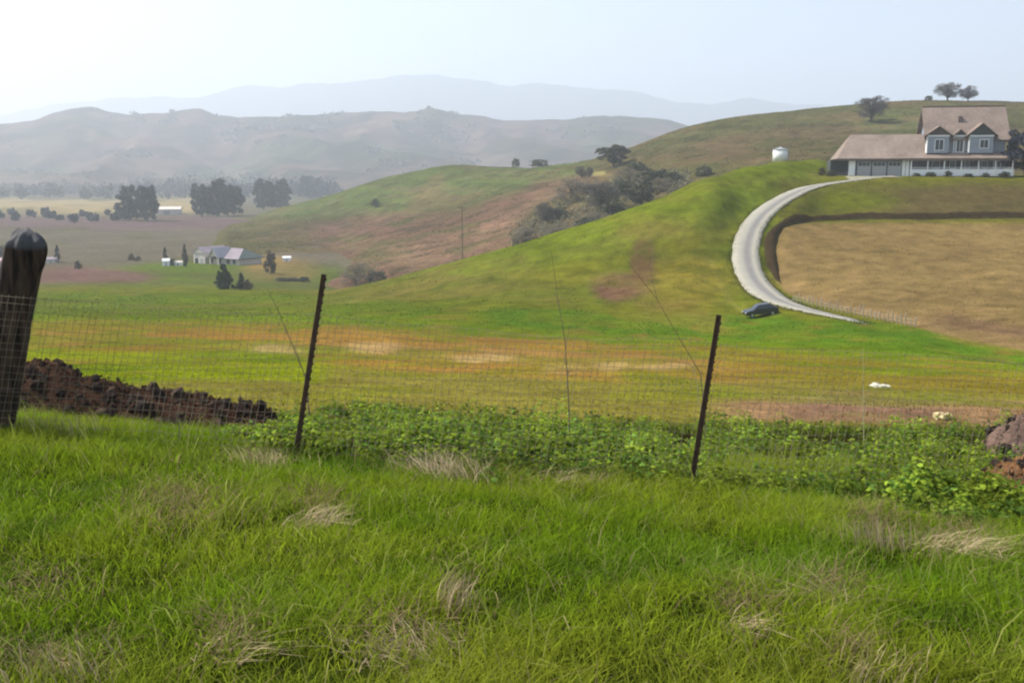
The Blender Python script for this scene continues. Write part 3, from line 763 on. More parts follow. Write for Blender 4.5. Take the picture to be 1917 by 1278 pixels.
px_tree('oak_tree', 'greybush', 1178, 350, 40, 70, 'grey brown scrub above the blue green oak', cat='bush', group=G, var=1)
px_tree('oak_tree', 'oak', 1222, 345, 30, 64, 'green scrub oak on the slope right of the grey scrub', cat='bush', group=G, var=0)
px_tree('oak_tree', 'bush', 1262, 345, 26, 46, 'brown bush near the top end of the gully', cat='bush', group=G, var=2)
px_tree('oak_tree', 'bare', 1020, 422, 44, 40, 'leafless tree on the bare slope left of the gully', group=G, var=1)
px_tree('oak_tree', 'greybush', 1050, 446, 36, 70, 'pale grey thicket above the edge of the green spur', cat='bush', group=G, var=2)
px_tree('oak_tree', 'greybush', 985, 452, 30, 60, 'lowest grey thicket along the edge of the green spur', cat='bush', group=G, var=0)
px_tree('oak_tree', 'bush', 1100, 432, 30, 56, 'dark green bush hugging the edge of the green spur', cat='bush', group=G, var=1)
px_tree('oak_tree', 'bush', 1162, 372, 40, 60, 'olive bush behind the dark purple oak', cat='bush', group=G, var=2)
px_tree('oak_tree', 'greybush', 1100, 362, 34, 70, 'grey brush below the pale clearing', cat='bush', group=G, var=2)
px_tree('oak_tree', 'bush', 1042, 412, 30, 50, 'olive bush in the thicket left of the gully', cat='bush', group=G, var=0)
px_tree('oak_tree', 'greybush', 1120, 424, 34, 80, 'grey brush in front of the dark purple oak', cat='bush', group=G, var=1)
px_tree('oak_tree', 'bush', 1188, 322, 22, 50, 'green bush right of the dark skyline oak', cat='bush', group=G, var=1)
px_tree('oak_tree', 'greybush', 1240, 358, 26, 60, 'brown brush at the top of the spur edge', cat='bush', group=G, var=0)
px_tree('oak_tree', 'bush', 1318, 328, 20, 40, 'low bush on the far slope near the water tank', cat='bush', group=G, var=1)
px_tree('oak_tree', 'greybush', 668, 532, 46, 74, 'bare grey bush at the foot of the brown hill', cat='bush', group='bushes at the foot of the brown hill', var=1)
px_tree('oak_tree', 'bush', 706, 528, 26, 44, 'dark low bush right of the bare grey one', cat='bush', group='bushes at the foot of the brown hill', var=0)
px_tree('oak_tree', 'bush', 703, 388, 18, 16, 'lone small tree on the green slope', group='bushes at the foot of the brown hill', var=2)

# valley trees
VG = 'big dark trees on the valley floor'
for i, (px, py, hp, wp, lb) in enumerate([
    (244, 412, 62, 52, 'left tree of the dark pair nearest the wooden post'), (276, 414, 66, 46, 'right tree of the dark pair nearest the wooden post'),
    (378, 405, 60, 46, 'left tree of the broad dark clump on the valley floor'), (408, 405, 68, 54, 'middle tree of the broad dark clump on the valley floor'), (438, 403, 58, 44, 'right tree of the broad dark clump on the valley floor'),
    (494, 392, 58, 44, 'left tree of the dark clump at the foot of the green slope'), (526, 390, 54, 46, 'right tree of the dark clump at the foot of the green slope'),
    (580, 372, 44, 50, 'lone dark tree highest on the left foot of the green slope')]):
    px_tree('valley_tree', 'eucalyptus', px, py, hp, wp, lb, 'ground', group=VG, var=i)

def belt():
    """the line of far trees below the hills reads as one mass"""
    g = np.random.default_rng(5); Cs = []
    for k in range(330):
        px = g.uniform(-260, 640); py = g.uniform(362, 374) if g.random() < 0.7 else g.uniform(402, 418)
        if py > 390 and px > 230: continue
        big = py < 390
        p = on_ground(px, py)
        if p is None or p.y > 1900: continue
        h = g.uniform(10, 30 if px > 240 else 20) if big else g.uniform(2, 5); w = h * g.uniform(0.7, 1.5)
        n = 90 if big else 50
        d = g.normal(size=(n, 3)); d /= np.linalg.norm(d, axis=1)[:, None]; d *= g.uniform(0.3, 1, (n, 1)) ** 0.4
        lump = 0.7 + 0.3 * np.sin(d[:, :1] * 5 + k) * np.cos(d[:, 1:2] * 4 + k)
        Cs.append(np.array([p.x, p.y, p.z + h * 0.5]) + d * lump * np.array([w * 0.5, w * 0.5, h * 0.52]))
    C = np.concatenate(Cs)
    V, Fq = leaf_faces(C, 1.5, 0, 0, 5)
    tag(mesh_np('tree_belt', V, Fq, leafmat('belt', (0.030, 0.037, 0.040))), 'hazy line of distant trees below the far hills', 'trees', kind='stuff')
    Cs = []
    for k in range(1500):
        u = g.uniform(-0.75, 0.7); Y = g.uniform(1250, 2150) if k % 3 else g.uniform(2000, 2250); X = u * Y
        if fbm(np.array([X / 150]), np.array([Y / 200]), 88, 3)[0] < 0.0: continue
        z = float(far_z(np.array([X]), np.array([Y]))[0]); h = g.uniform(3, 9); w = h * g.uniform(1.2, 3.5)
        d = g.normal(size=(16, 3)); d /= np.linalg.norm(d, axis=1)[:, None]
        Cs.append(np.array([X, Y, z + h * 0.35]) + d * np.array([w * 0.6, w * 0.6, h * 0.5]))
    V, Fq = leaf_faces(np.concatenate(Cs), 3.4, 0, 0, 6)
    tag(mesh_np('hill_scrub', V, Fq, leafmat('scrub', (0.066, 0.062, 0.050))), 'dark scrub scattered over the far hills', 'scrub', kind='stuff')
belt()
def gully_scrub():
    g = np.random.default_rng(15); Cs = []; xs = [960, 1010, 1060, 1110, 1160, 1220, 1290]; tp = [430, 395, 362, 340, 322, 322, 318]; bt = [462, 446, 430, 412, 396, 372, 350]
    for k in range(210):
        px = g.uniform(960, 1290); t = np.interp(px, xs, tp); b = np.interp(px, xs, bt); py = t + (b - t) * g.random() ** 0.7
        if abs(px - 1124) < 26 and 318 < py < 345: continue
        p = on_hill(px, py)
        if p is None: continue
        h = g.uniform(0.9, 2.6); w = h * g.uniform(1.2, 2.6); d = g.normal(size=(60, 3)); d /= np.linalg.norm(d, axis=1)[:, None]; d[:, 2] = np.abs(d[:, 2])
        Cs.append(np.array([p.x, p.y, p.z]) + d * g.uniform(0.4, 1, (60, 1)) * np.array([w * 0.5, w * 0.5, h]))
    V, Fq = leaf_faces(np.concatenate(Cs), 0.28, 0, 0, 16)
    tag(mesh_np('gully_scrub', V, Fq, leafmat('gully', (0.165, 0.145, 0.078))), 'grey olive brush covering the floor of the gully', 'scrub', kind='stuff')
gully_scrub()

# small trees and bushes round the valley house
VB = 'small trees and bushes round the valley house'
for i, (nm, kd, px, py, hp, wp, lb, ct) in enumerate([
    ('conifer_tree', 'conifer', 420, 541, 46, 44, 'dark conical conifer standing in the grass below the valley house', 'tree'),
    ('bush', 'conifer', 452, 541, 30, 26, 'smaller green conifer right of the dark one', 'tree'),
    ('bush', 'brownbush', 464, 542, 20, 26, 'dark brown bush right of the two conifers', 'bush'),
    ('cypress_tree', 'cypress', 347, 499, 40, 13, 'slim dark cypress touching the white end of the valley house', 'tree'),
    ('cypress_tree', 'cypress', 309, 488, 24, 10, 'short dark cypress left of the slim one', 'tree'),
    ('cypress_tree', 'brownbush', 507, 512, 44, 26, 'russet tree on the straw bank right of the valley house', 'tree'),
    ('bush', 'bush', 322, 497, 16, 14, 'dark bush between the two pale blocks', 'bush'),
    ('cypress_tree', 'cypress', 108, 492, 30, 12, 'slim dark tree just right of the wooden post', 'tree'),
    ('bush', 'brownbush', 147, 503, 16, 15, 'small square dark bush right of the slim tree by the post', 'bush'),
    ('bush', 'brownbush', 246, 487, 14, 12, 'left bush of the tiny pair left of the house', 'bush'),
    ('bush', 'brownbush', 259, 488, 10, 12, 'right bush of the tiny pair left of the house', 'bush'),
    ('bush', 'brownbush', 4, 492, 30, 26, 'dark tree at the very left edge behind the post', 'tree'),
    ('bush', 'bush', 527, 526, 9, 30, 'left bush of the low dark hedge right of the straw bank', 'bush'),
    ('bush', 'bush', 548, 526, 9, 30, 'middle bush of the low dark hedge right of the straw bank', 'bush'),
    ('bush', 'bush', 568, 527, 11, 26, 'right bush of the low dark hedge right of the straw bank', 'bush'),
    ('bush', 'bush', 440, 494, 12, 24, 'green shrub against the right half of the valley house', 'bush'),
    ('bush', 'bush', 462, 494, 15, 20, 'green shrub at the right end of the valley house', 'bush'),
    ]):
    px_tree(nm, kd, px, py, hp, wp, lb, 'ground', cat=ct, group=VB, var=i)

# ------------------------------------------------------------------ farmhouse on the hill
HA = math.radians(12); HC_, HS_ = math.cos(HA), math.sin(HA)
HO = Vector((float(utan(1808, 329)) * 188.0, 188.0, 0.0)); HO.z = float(ground_z(HO.x, HO.y)) + 0.02
def HX(px, py=300, d=0.0):
    u = float(utan(px, py)); return (u * (HO.y + HC_ * d) - HO.x - HS_ * d) / (HC_ + HS_ * u)
def HZ(py, L, d=0.0):
    return float(ratio(py)) * (HO.y - L * HS_ + HC_ * d) - HO.z
M_roof = mat('roof_shingle', (0.235, 0.178, 0.142), 0.9, ((0.35, 0.22), (3.0, 0.25)), bump=(6.0, 0.5, 0.05))
def shingle_rows(m):
    nt = m.node_tree; b = nt.nodes['Principled BSDF']; src = b.inputs['Base Color'].links[0].from_socket
    tc = nt.nodes.new('ShaderNodeTexCoord'); w = nt.nodes.new('ShaderNodeTexWave'); w.wave_type = 'BANDS'; w.bands_direction = 'Z'; w.wave_profile = 'SAW'
    w.inputs['Scale'].default_value = 1.1; w.inputs['Distortion'].default_value = 1.2; w.inputs['Detail'].default_value = 3
    nt.links.new(tc.outputs['Object'], w.inputs['Vector'])
    mr = nt.nodes.new('ShaderNodeMapRange'); mr.inputs['To Min'].default_value = 0.74; mr.inputs['To Max'].default_value = 1.12; nt.links.new(w.outputs['Fac'], mr.inputs['Value'])
    mx = nt.nodes.new('ShaderNodeMix'); mx.data_type = 'RGBA'; mx.blend_type = 'MULTIPLY'; mx.inputs['Factor'].default_value = 1.0
    nt.links.new(src, mx.inputs[6]); nt.links.new(mr.outputs[0], mx.inputs[7]); nt.links.new(mx.outputs[2], b.inputs['Base Color'])
shingle_rows(M_roof)
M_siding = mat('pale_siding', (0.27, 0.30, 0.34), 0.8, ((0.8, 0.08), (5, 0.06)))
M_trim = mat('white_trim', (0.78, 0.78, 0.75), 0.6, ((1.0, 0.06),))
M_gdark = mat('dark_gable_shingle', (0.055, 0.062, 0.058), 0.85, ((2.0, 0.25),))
M_gbrown = mat('brown_gable_shingle', (0.095, 0.072, 0.066), 0.85, ((2.0, 0.25),))
M_glass = mat('window_glass', (0.020, 0.026, 0.034), 0.12, ((1.0, 0.1),), spec=0.6)
M_door = mat('garage_door_paint', (0.36, 0.36, 0.36), 0.7, ((1.0, 0.08),))
M_fascia = mat('brown_fascia', (0.16, 0.12, 0.10), 0.8, ((1.0, 0.1),))
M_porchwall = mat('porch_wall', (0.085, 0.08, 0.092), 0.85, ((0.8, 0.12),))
house = empty('farmhouse', HO, -HA)
tag(house, 'two storey farmhouse with tan shingle roof, dormers, porch and attached garage on the hill', 'house')
def slab(poly3, thick=0.18):
    """a thick sheet from a planar outline"""
    P = [Vector(p) for p in poly3]; n = (P[1] - P[0]).cross(P[2] - P[0]).normalized()
    if n.z < 0: n = -n
    Q = [p - n * thick for p in P]; k = len(P)
    return P + Q, [tuple(range(k)), tuple(range(k, 2 * k))[::-1]] + [(i, (i + 1) % k, k + (i + 1) % k, k + i) for i in range(k)]
zf = lambda py, px, d=0: HZ(py, HX(px, py, d), d)
# main block
L0, L1 = HX(1737, 300), HX(1880, 300)
ze = zf(256, 1808); zr = zf(201, 1808, 5.0); zfl = zf(287, 1808); zdeck = zf(317, 1808, -2.4)
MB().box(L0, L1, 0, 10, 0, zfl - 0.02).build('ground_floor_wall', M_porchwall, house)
up = MB(); up.box(L0 + 0.01, L1 - 0.01, 0.02, 9.98, zfl, ze)
up.prism([(0.02, ze), (9.98, ze), (5.0, zr - 0.35)], 'x', L0 + 0.01, L1 - 0.01)
up.build('upper_wall', M_siding, house)
rf = MB(); e0, e1 = HX(1729, 228, 2.5), HX(1887, 228, 2.5)
sl = (zr - ze) / 5.0
rf.add(*slab([(e0, -0.7, ze - 0.7 * sl + 0.16), (e1, -0.7, ze - 0.7 * sl + 0.16), (e1, 5.0, zr + 0.16), (e0, 5.0, zr + 0.16)]))
rf.add(*slab([(e0, 10.7, ze - 0.7 * sl + 0.16), (e1, 10.7, ze - 0.7 * sl + 0.16), (e1, 5.0, zr + 0.158), (e0, 5.0, zr + 0.158)]))
roof = rf.build('roof', M_roof, house)
MB().box(e0 - 0.02, e1 + 0.02, 4.85, 5.15, zr + 0.1, zr + 0.27).build('ridge_cap', M_fascia, roof)
vp = HX(1796, 228, 3)
MB().box(vp - 0.35, vp + 0.35, 2.2, 3.0, ze + 2.2 * sl, ze + 3.0 * sl + 0.45).build('roof_vent', M_fascia, roof)
for sx in (e0, e1):
    MB().prism([(-0.72, ze - 0.72 * sl - 0.1), (5.0, zr - 0.08), (10.72, ze - 0.72 * sl - 0.1), (10.72, ze - 0.72 * sl - 0.42), (5.0, zr - 0.4), (-0.72, ze - 0.72 * sl - 0.42)], 'x', sx - 0.06 if sx < 0 else sx - 0.1, sx + 0.1 if sx < 0 else sx + 0.06).build('barge_board', M_fascia, roof)
def bay(cx, hw, apex, base, gm, wx0, wx1, wtop, wbot, dproj):
    d = -dproj; Lc = HX(cx, 260, d); hwm = hw / 10.4; zb = zf(base, cx, d); zt = zf(apex, cx, d)
    b = empty('dormer', (0, 0, 0)); b.parent = house
    a0, a1 = Lc - hwm * 0.78, Lc + hwm * 0.78
    MB().box(a0, a1, d, 0.0, zfl + 0.02, zb).build('bay_wall', M_siding, b)
    depth = (zt - ze) / sl + 0.4
    MB().box(a0 - 0.08, a0 + 0.05, d - 0.05, -0.03, zfl + 0.03, zb - 0.3).build('sunlit_side_panel', M_trim, b)  # white box added over the left face, painting in the sunlight on the siding
    MB().prism([(Lc - hwm, zb), (Lc + hwm, zb), (Lc, zt)], 'y', d - 0.05, max(depth, 0.8)).build('gable', gm, b)
    r = MB()
    for s in (-1, 1):
        r.add(*slab([(Lc + s * (hwm + 0.25), d - 0.4, zb - 0.2), (Lc, d - 0.4, zt + 0.12), (Lc, max(depth, 0.8) + 0.2, zt + 0.12), (Lc + s * (hwm + 0.25), max(depth, 0.8) + 0.2, zb - 0.2)], 0.12))
    r.build('dormer_roof', M_roof, b)
    MB().box(a0 - 0.05, a1 + 0.05, d - 0.12, d - 0.002, zb - 0.28, zb - 0.03).build('trim_board', M_trim, b)
    w0, w1 = HX(wx0, 270, d), HX(wx1, 270, d); z0, z1 = zf(wbot, cx, d), zf(wtop, cx, d)
    f = MB()
    for (x0, x1, y0, y1) in ((w0 - 0.12, w0, z0 - 0.12, z1 + 0.12), (w1, w1 + 0.12, z0 - 0.12, z1 + 0.12), (w0, w1, z1, z1 + 0.12), (w0, w1, z0 - 0.12, z0), ((w0 + w1) / 2 - 0.03, (w0 + w1) / 2 + 0.03, z0, z1)):
        f.box(x0, x1, d - 0.06, d + 0.02, y0, y1)
    f.build('window_frame', M_trim, b)
    MB().box(w0, w1, d - 0.02, d - 0.004, z0, z1).build('window_pane', M_glass, b)
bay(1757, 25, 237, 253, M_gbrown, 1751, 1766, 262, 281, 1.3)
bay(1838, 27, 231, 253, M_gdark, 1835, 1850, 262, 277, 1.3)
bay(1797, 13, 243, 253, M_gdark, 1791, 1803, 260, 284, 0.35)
# porch
pe0, pe1 = HX(1694, 296, -2.8), HX(1904, 296, -2.8); zpe = zf(296, 1808, -2.8)
pr = MB().add(*slab([(pe0, -2.9, zpe), (pe1, -2.9, zpe), (L1 + 1.6, 0.05, zfl + 0.25), (HX(1700), 0.05, zfl + 0.25)], 0.2))
porch = pr.build('porch_roof', M_roof, house)
MB().box(pe0 + 0.1, pe1 - 0.1, -2.86, -2.74, zpe - 0.5, zpe - 0.21).build('beam', M_fascia, porch)
MB().box(HX(1703), pe1 - 0.3, -2.6, -0.01, 0, zdeck).build('porch_deck', M_trim, house)
for px in (1706, 1737, 1768, 1800, 1832, 1864, 1896):
    Lp = HX(px, 306, -2.5)
    MB().box(Lp - 0.09, Lp + 0.09, -2.68, -2.5, 0.0, zpe - 0.22).build('porch_post', M_trim, house)
rl = MB(); q0, q1 = HX(1706, 306, -2.6), HX(1896, 306, -2.6)
rl.box(q0, q1, -2.64, -2.58, zdeck + 0.3, zdeck + 0.36)
for k in range(64):
    x = q0 + (q1 - q0) * (k + 0.5) / 64
    rl.box(x - 0.025, x + 0.025, -2.63, -2.59, zdeck, zdeck + 0.3)
rl.build('porch_railing', M_trim, house)
for a, b, t_, bt in ((1712, 1722, 300, 316), (1745, 1760, 301, 316), (1778, 1790, 301, 317), (1806, 1816, 300, 317), (1838, 1850, 301, 316), (1860, 1874, 301, 316)):
    w = MB().box(HX(a), HX(b), -0.06, -0.004, zf(bt, a), zf(t_, a)).build('window', M_trim, house)
    MB().box(HX(a) + 0.1, HX(b) - 0.1, -0.08, -0.062, zf(bt, a) + 0.1, zf(t_, a) - 0.1).build('window_pane', M_glass, w)
# garage wing
g0, g1 = HX(1589, 310, -1), HX(1702, 310, -1)
zge = zf(297, 1640, -1.5); zgr = zf(252, 1660, 5.0)
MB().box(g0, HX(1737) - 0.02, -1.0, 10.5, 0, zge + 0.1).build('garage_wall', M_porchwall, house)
ge0, ge1 = HX(1567, 297, -1.6), HX(1737) + 0.3; gr0 = HX(1592, 252, 5.0)
gr = MB()
gr.add(*slab([(ge0, -1.9, zge), (HX(1702, 297, -1.6), -1.9, zge), (ge1, -1.9 + 0.001, zge + 0.001), (ge1, 5.0, zgr), (gr0, 5.0, zgr)], 0.2))
gr.add(*slab([(ge0, 12, zge), (ge1, 12, zge), (ge1, 5.0, zgr - 0.003), (gr0, 5.0, zgr - 0.003)], 0.2))
gr.add(*slab([(ge0, -1.9, zge - 0.004), (gr0, 5.0, zgr - 0.004), (ge0, 12, zge - 0.004)], 0.2))
groof = gr.build('garage_roof', M_roof, house)
MB().box(ge0 + 0.05, HX(1700, 297, -1.6), -1.86, -1.74, zge - 0.42, zge - 0.205).build('garage_fascia', M_fascia, groof)
for a in (1592, 1598, 1692, 1699):
    x = HX(a, 312, -1.2); MB().box(x - 0.28, x + 0.28, -1.25, -1.003, 0, zge - 0.25).build('pillar', M_trim, house)
for a, b in ((1605, 1630), (1633, 1659), (1662, 1687)):
    x0, x1 = HX(a, 312, -1), HX(b, 312, -1); zt = zf(303, 1645, -1)
    d = MB().box(x0, x1, -1.08, -1.004, 0.02, zt).build('garage_door', M_door, house)
    for k in range(3):
        w = (x1 - x0 - 0.3) / 3
        MB().box(x0 + 0.15 + k * w + 0.05, x0 + 0.15 + (k + 1) * w - 0.05, -1.1, -1.082, zt - 0.75, zt - 0.15).build('door_window', M_glass, d)
    for k in range(1, 4):
        MB().box(x0 + 0.03, x1 - 0.03, -1.095, -1.082, k * zt * 0.22 - 0.02, k * zt * 0.22 + 0.02).build('door_groove', M_fascia, d)
c0 = HX(1556, 312, 1)
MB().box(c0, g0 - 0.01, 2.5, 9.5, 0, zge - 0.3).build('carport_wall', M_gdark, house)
MB().box(c0 - 0.6, g0 - 0.02, -0.4, 0.0, -0.4, 0.75).build('low_wall', M_porchwall, house)
# trees beside the house
def house_tree(px, py, hpx, wpx, kind, label, d, cat='tree', var=0):
    L = HX(px, py, d); p = HO + Vector((L * HC_ + d * HS_, -L * HS_ + d * HC_, 0)); p.z = float(ground_z(p.x, p.y))
    k = p.length / F; tree('yard_tree', kind, p, hpx * k, wpx * k, label, cat, None, var)
house_tree(1922, 331, 80, 92, 'bluetree', 'dark blue green tree at the right end of the porch', -1.0)
house_tree(1555, 329, 12, 18, 'bush', 'small dark bush at the left corner of the garage', -2.2, 'bush', 1)
house_tree(1538, 331, 14, 16, 'brownbush', 'brown bush beside the driveway left of the garage', -1.0, 'bush', 2)
for k, px in enumerate((1716, 1742, 1775, 1812, 1846, 1880)):
    house_tree(px, 329, 7 + (k % 3) * 2, 15 + (k % 2) * 6, 'bush', ['low green shrub under the left end of the porch', 'low green shrub at the second porch post', 'low green shrub at the third porch post',
        'low green shrub below the middle of the porch', 'low green shrub below the dark gable', 'low green shrub under the right end of the porch'][k], -3.4, 'shrub', k)

# ------------------------------------------------------------------ water tank, pole, driveway fence, car
tx = at_crest(1460, ground_z, 180, 225) - 1.0
tp = Vector((float(utan(1460, 303)) * tx, tx, float(ground_z(float(utan(1460, 303)) * tx, tx)) - 0.1))
tank = empty('water_tank', tp)
M_tank = mat('tank_white', (0.74, 0.74, 0.70), 0.6, ((0.6, 0.08),)); M_tankroof = mat('tank_roof_grey', (0.30, 0.31, 0.32), 0.6, ((0.6, 0.1),))
rT = 1.45
MB().tube([(0, 0, 0), (0, 0, 2.35)], rT, 28).build('shell', M_tank, tank, True)
MB().tube([(0, 0, 2.35), (0, 0, 2.42), (0, 0, 2.8)], [rT + 0.12, rT + 0.12, 0.15], 28).build('roof', M_tankroof, tank)
MB().tube([(0, 0, 2.7), (0, 0, 2.95)], 0.2, 10).build('hatch', M_tank, tank)
MB().tube([(rT + 0.08, -0.4, 0), (rT + 0.08, -0.4, 2.2)], 0.06, 8).build('pipe', M_tankroof, tank)
tag(tank, 'round white water tank on the green slope left of the farmhouse', 'tank')

M_pole = mat('weathered_pole', (0.16, 0.12, 0.09), 0.9, ((1.0, 0.2),))
pu = float(utan(865, 440)); pY = 215.0; pz = float(max(ground_z(pu * pY, pY), hill_z(pu * pY, pY)))
pole = empty('utility_pole', (pu * pY, pY, pz - 0.3))
ptop = float(ratio(384)) * pY - pz + 0.3
MB().tube([(0, 0, 0), (0, 0, ptop)], [0.16, 0.1], 8).build('pole', M_pole, pole)
MB().box(-0.95, 0.95, -0.06, 0.06, ptop - 0.6, ptop - 0.46).build('crossarm', M_pole, pole)
for x in (-0.85, 0.0, 0.85): MB().tube([(x, 0, ptop - 0.46), (x, 0, ptop - 0.3)], [0.05, 0.03], 6).build('insulator', M_tankroof, pole)
tag(pole, 'thin wooden utility pole standing against the brown hillside', 'pole')

fpath = path_on_ground([(1484, 565), (1540, 578), (1600, 590), (1660, 602), (1712, 612)], 30)
M_post = mat('pale_fence_post', (0.32, 0.275, 0.20), 0.9, ((3.0, 0.25),)); M_rail = mat('grey_rail', (0.26, 0.23, 0.18), 0.9, ((3.0, 0.2),))
fo = empty('roadside_fence', (fpath[0][0], fpath[0][1], float(ground_z(*fpath[0]))))
tops = []
pm = MB().tube([(0, 0, -0.2), (0, 0, 1.28), (0, 0, 1.36)], [0.065, 0.06, 0.03], 7).mesh('fence_post', M_post)
for i, (x, y) in enumerate(fpath):
    z = float(ground_z(x, y)); c = obj('post', pm, fo); c.location = (x - fo.location.x, y - fo.location.y, z - fo.location.z)
    c.scale = (1, 1, 0.55 + 0.45 * rng.random()); c.rotation_euler = (rng.normal(0, 0.06), rng.normal(0, 0.06), rng.random() * 3)
    tops.append(Vector(c.location))
for hgt in (0.35, 0.7):
    MB().tube([t + Vector((0, 0.0, hgt)) for t in tops], 0.025, 5).build('rail', M_rail, fo)
tag(fo, 'row of pale wooden posts between the driveway and the dry field', 'fence')

# car parked beside the driveway
M_paint = mat('dark_car_paint', (0.018, 0.019, 0.023), 0.25, ((0.5, 0.05),), spec=0.6); M_tyre = mat('tyre_rubber', (0.02, 0.02, 0.02), 0.9, ((4, 0.1),))
M_rim = mat('wheel_rim', (0.4, 0.4, 0.42), 0.35, ((4, 0.1),), metal=0.8); M_lamp = mat('lamp_glass', (0.6, 0.6, 0.58), 0.2, ((4, 0.05),)); M_red = mat('tail_lamp', (0.25, 0.02, 0.02), 0.3, ((4, 0.05),))
cp = on_ground(1424, 592)
_gx = [float(ground_z(cp.x + d, cp.y)) for d in (-1.2, 1.2)]; _gy = [float(ground_z(cp.x, cp.y + d)) for d in (-0.75, 0.75)]
cp.z = (sum(_gx) + sum(_gy)) / 4 + 0.02
car = empty('parked_car', cp); car.rotation_euler = (0.6 * math.atan2(_gy[1] - _gy[0], 1.5), -0.55 * math.atan2(_gx[1] - _gx[0], 2.4), math.radians(4)); car.scale = (0.88, 0.88, 0.92)
def loft(prof_low, prof_top, hw, name, m, par, inset):
    """side outline lofted across the width with rounded shoulders"""
    V = []; n = len(prof_low)
    for (f, s) in ((-1, inset), (-0.92, 1.0), (0.92, 1.0), (1, inset)):
        for (x, z) in prof_low:
            V.append((x * (1 - (1 - s) * 0.25), f * hw, 0.62 + (z - 0.62) * (1 - (1 - s) * 0.4)))
    Fs = [tuple(range(n))[::-1], tuple(range(3 * n, 4 * n))]
    for r in range(3):
        for k in range(n): Fs.append((r * n + k, r * n + (k + 1) % n, (r + 1) * n + (k + 1) % n, (r + 1) * n + k))
    return MB().add(V, Fs).build(name, m, par, False)
body = loft([(-2.1, 0.32), (-2.14, 0.55), (-2.08, 0.74), (-1.9, 0.84), (-0.95, 0.95), (1.3, 1.0), (1.95, 0.98), (2.1, 0.85), (2.14, 0.55), (2.08, 0.34)], None, 0.88, 'body', M_paint, car, 0.86)
MB().add([(-0.95, -0.78, 0.95), (-0.35, -0.64, 1.46), (1.1, -0.64, 1.5), (1.85, -0.74, 0.98), (-0.95, 0.78, 0.95), (-0.35, 0.64, 1.46), (1.1, 0.64, 1.5), (1.85, 0.74, 0.98)],
    [(0, 3, 2, 1), (4, 5, 6, 7), (0, 1, 5, 4), (1, 2, 6, 5), (2, 3, 7, 6), (0, 4, 7, 3)]).build('cabin', M_paint, car)
for s in (-1, 1):
    for (xa, xb, xc, xd) in ((-0.72, -0.28, 0.34, 0.34), (0.42, 0.42, 1.05, 1.6)):
        MB().add([(xa, s * 0.775, 1.0), (xb, s * 0.665, 1.41), (xc, s * 0.665, 1.42), (xd, s * 0.775, 1.02)], [(0, 1, 2, 3)]).build('side_window', M_glass, car)
MB().add([(-0.97, -0.62, 1.0), (-0.97, 0.62, 1.0), (-0.42, 0.56, 1.43), (-0.42, -0.56, 1.43)], [(0, 1, 2, 3)]).build('windscreen', M_glass, car)
MB().add([(1.87, -0.6, 1.02), (1.87, 0.6, 1.02), (1.18, 0.54, 1.46), (1.18, -0.54, 1.46)], [(0, 1, 2, 3)]).build('rear_window', M_glass, car)
wm = MB().tube([(0, -0.1, 0), (0, 0.1, 0)], 0.32, 20).mesh('tyre', M_tyre); rm = MB().tube([(0, -0.115, 0), (0, 0.115, 0)], 0.19, 14).mesh('rim', M_rim)
for x in (-1.32, 1.32):
    for y in (-0.78, 0.78):
        t = obj('wheel', wm, car); t.location = (x, y, 0.32); obj('rim', rm, t)
for y in (-0.62, 0.62):
    MB().box(-2.15, -2.08, y - 0.17, y + 0.17, 0.6, 0.72).build('headlight', M_lamp, car); MB().box(2.06, 2.15, y - 0.15, y + 0.15, 0.68, 0.86).build('tail_light', M_red, car)
tag(car, 'dark car parked in the grass beside the bend of the driveway', 'car')

# ------------------------------------------------------------------ valley house and outbuildings
M_cream = mat('cream_wall', (0.58, 0.52, 0.46), 0.85, ((0.5, 0.08),)); M_vroof = mat('mauve_grey_roof', (0.25, 0.21, 0.23), 0.85, ((0.5, 0.15),)); M_vgreen = mat('slate_green_roof', (0.10, 0.125, 0.115), 0.85, ((0.5, 0.15),))
vp_ = on_ground(400, 495); k = vp_.length / F
vh = empty('valley_house', (vp_.x, vp_.y, vp_.z - 0.2), -0.55)
vx = lambda px: (px - 410) * k * 0.92; vz = lambda py: (495 - py) * k * 0.86 + 0.2
MB().box(vx(354), vx(386), 0, 9, 0, vz(472)).build('garage_block', M_cream, vh)
MB().prism([(vx(352), vz(472)), (vx(388), vz(472)), (vx(370), vz(461))], 'y', -0.3, 9.3).build('gable', M_cream, vh)
r = MB()
for a, b in ((352, 370), (388, 370)): r.add(*slab([(vx(a), -0.5, vz(472)), (vx(b), -0.5, vz(460.6)), (vx(b), 9.5, vz(460.6)), (vx(a), 9.5, vz(472))], 0.12))
r.build('gable_roof', M_vroof, vh)
for a, b in ((358, 367), (372, 381)): MB().box(vx(a), vx(b), -0.06, -0.004, 0, vz(484)).build('garage_door', M_glass if a < 360 else M_door, vh)
MB().box(vx(386) + 0.01, vx(470), 1.5, 10, 0, vz(481)).build('wall', M_cream, vh)
r = MB(); xa, xb, xm0, xm1 = vx(383), vx(474), vx(402), vx(452)
r.add(*slab([(xa, 0.6, vz(482)), (xb, 0.6, vz(482)), (xm1, 5.8, vz(463)), (xm0, 5.8, vz(463))], 0.2)); r.add(*slab([(xa, 11, vz(482)), (xb, 11, vz(482)), (xm1, 5.8, vz(463.02)), (xm0, 5.8, vz(463.02))], 0.2))
r.add(*slab([(xa, 0.6, vz(482.05)), (xm0, 5.8, vz(463.05)), (xa, 11, vz(482.05))], 0.2)); r.build('hip_roof', M_vroof, vh)
MB().add(*slab([(xb, 0.6, vz(482.05)), (xm1, 5.8, vz(463.05)), (xb, 11, vz(482.05))], 0.2)).build('hip_end', M_vgreen, vh)
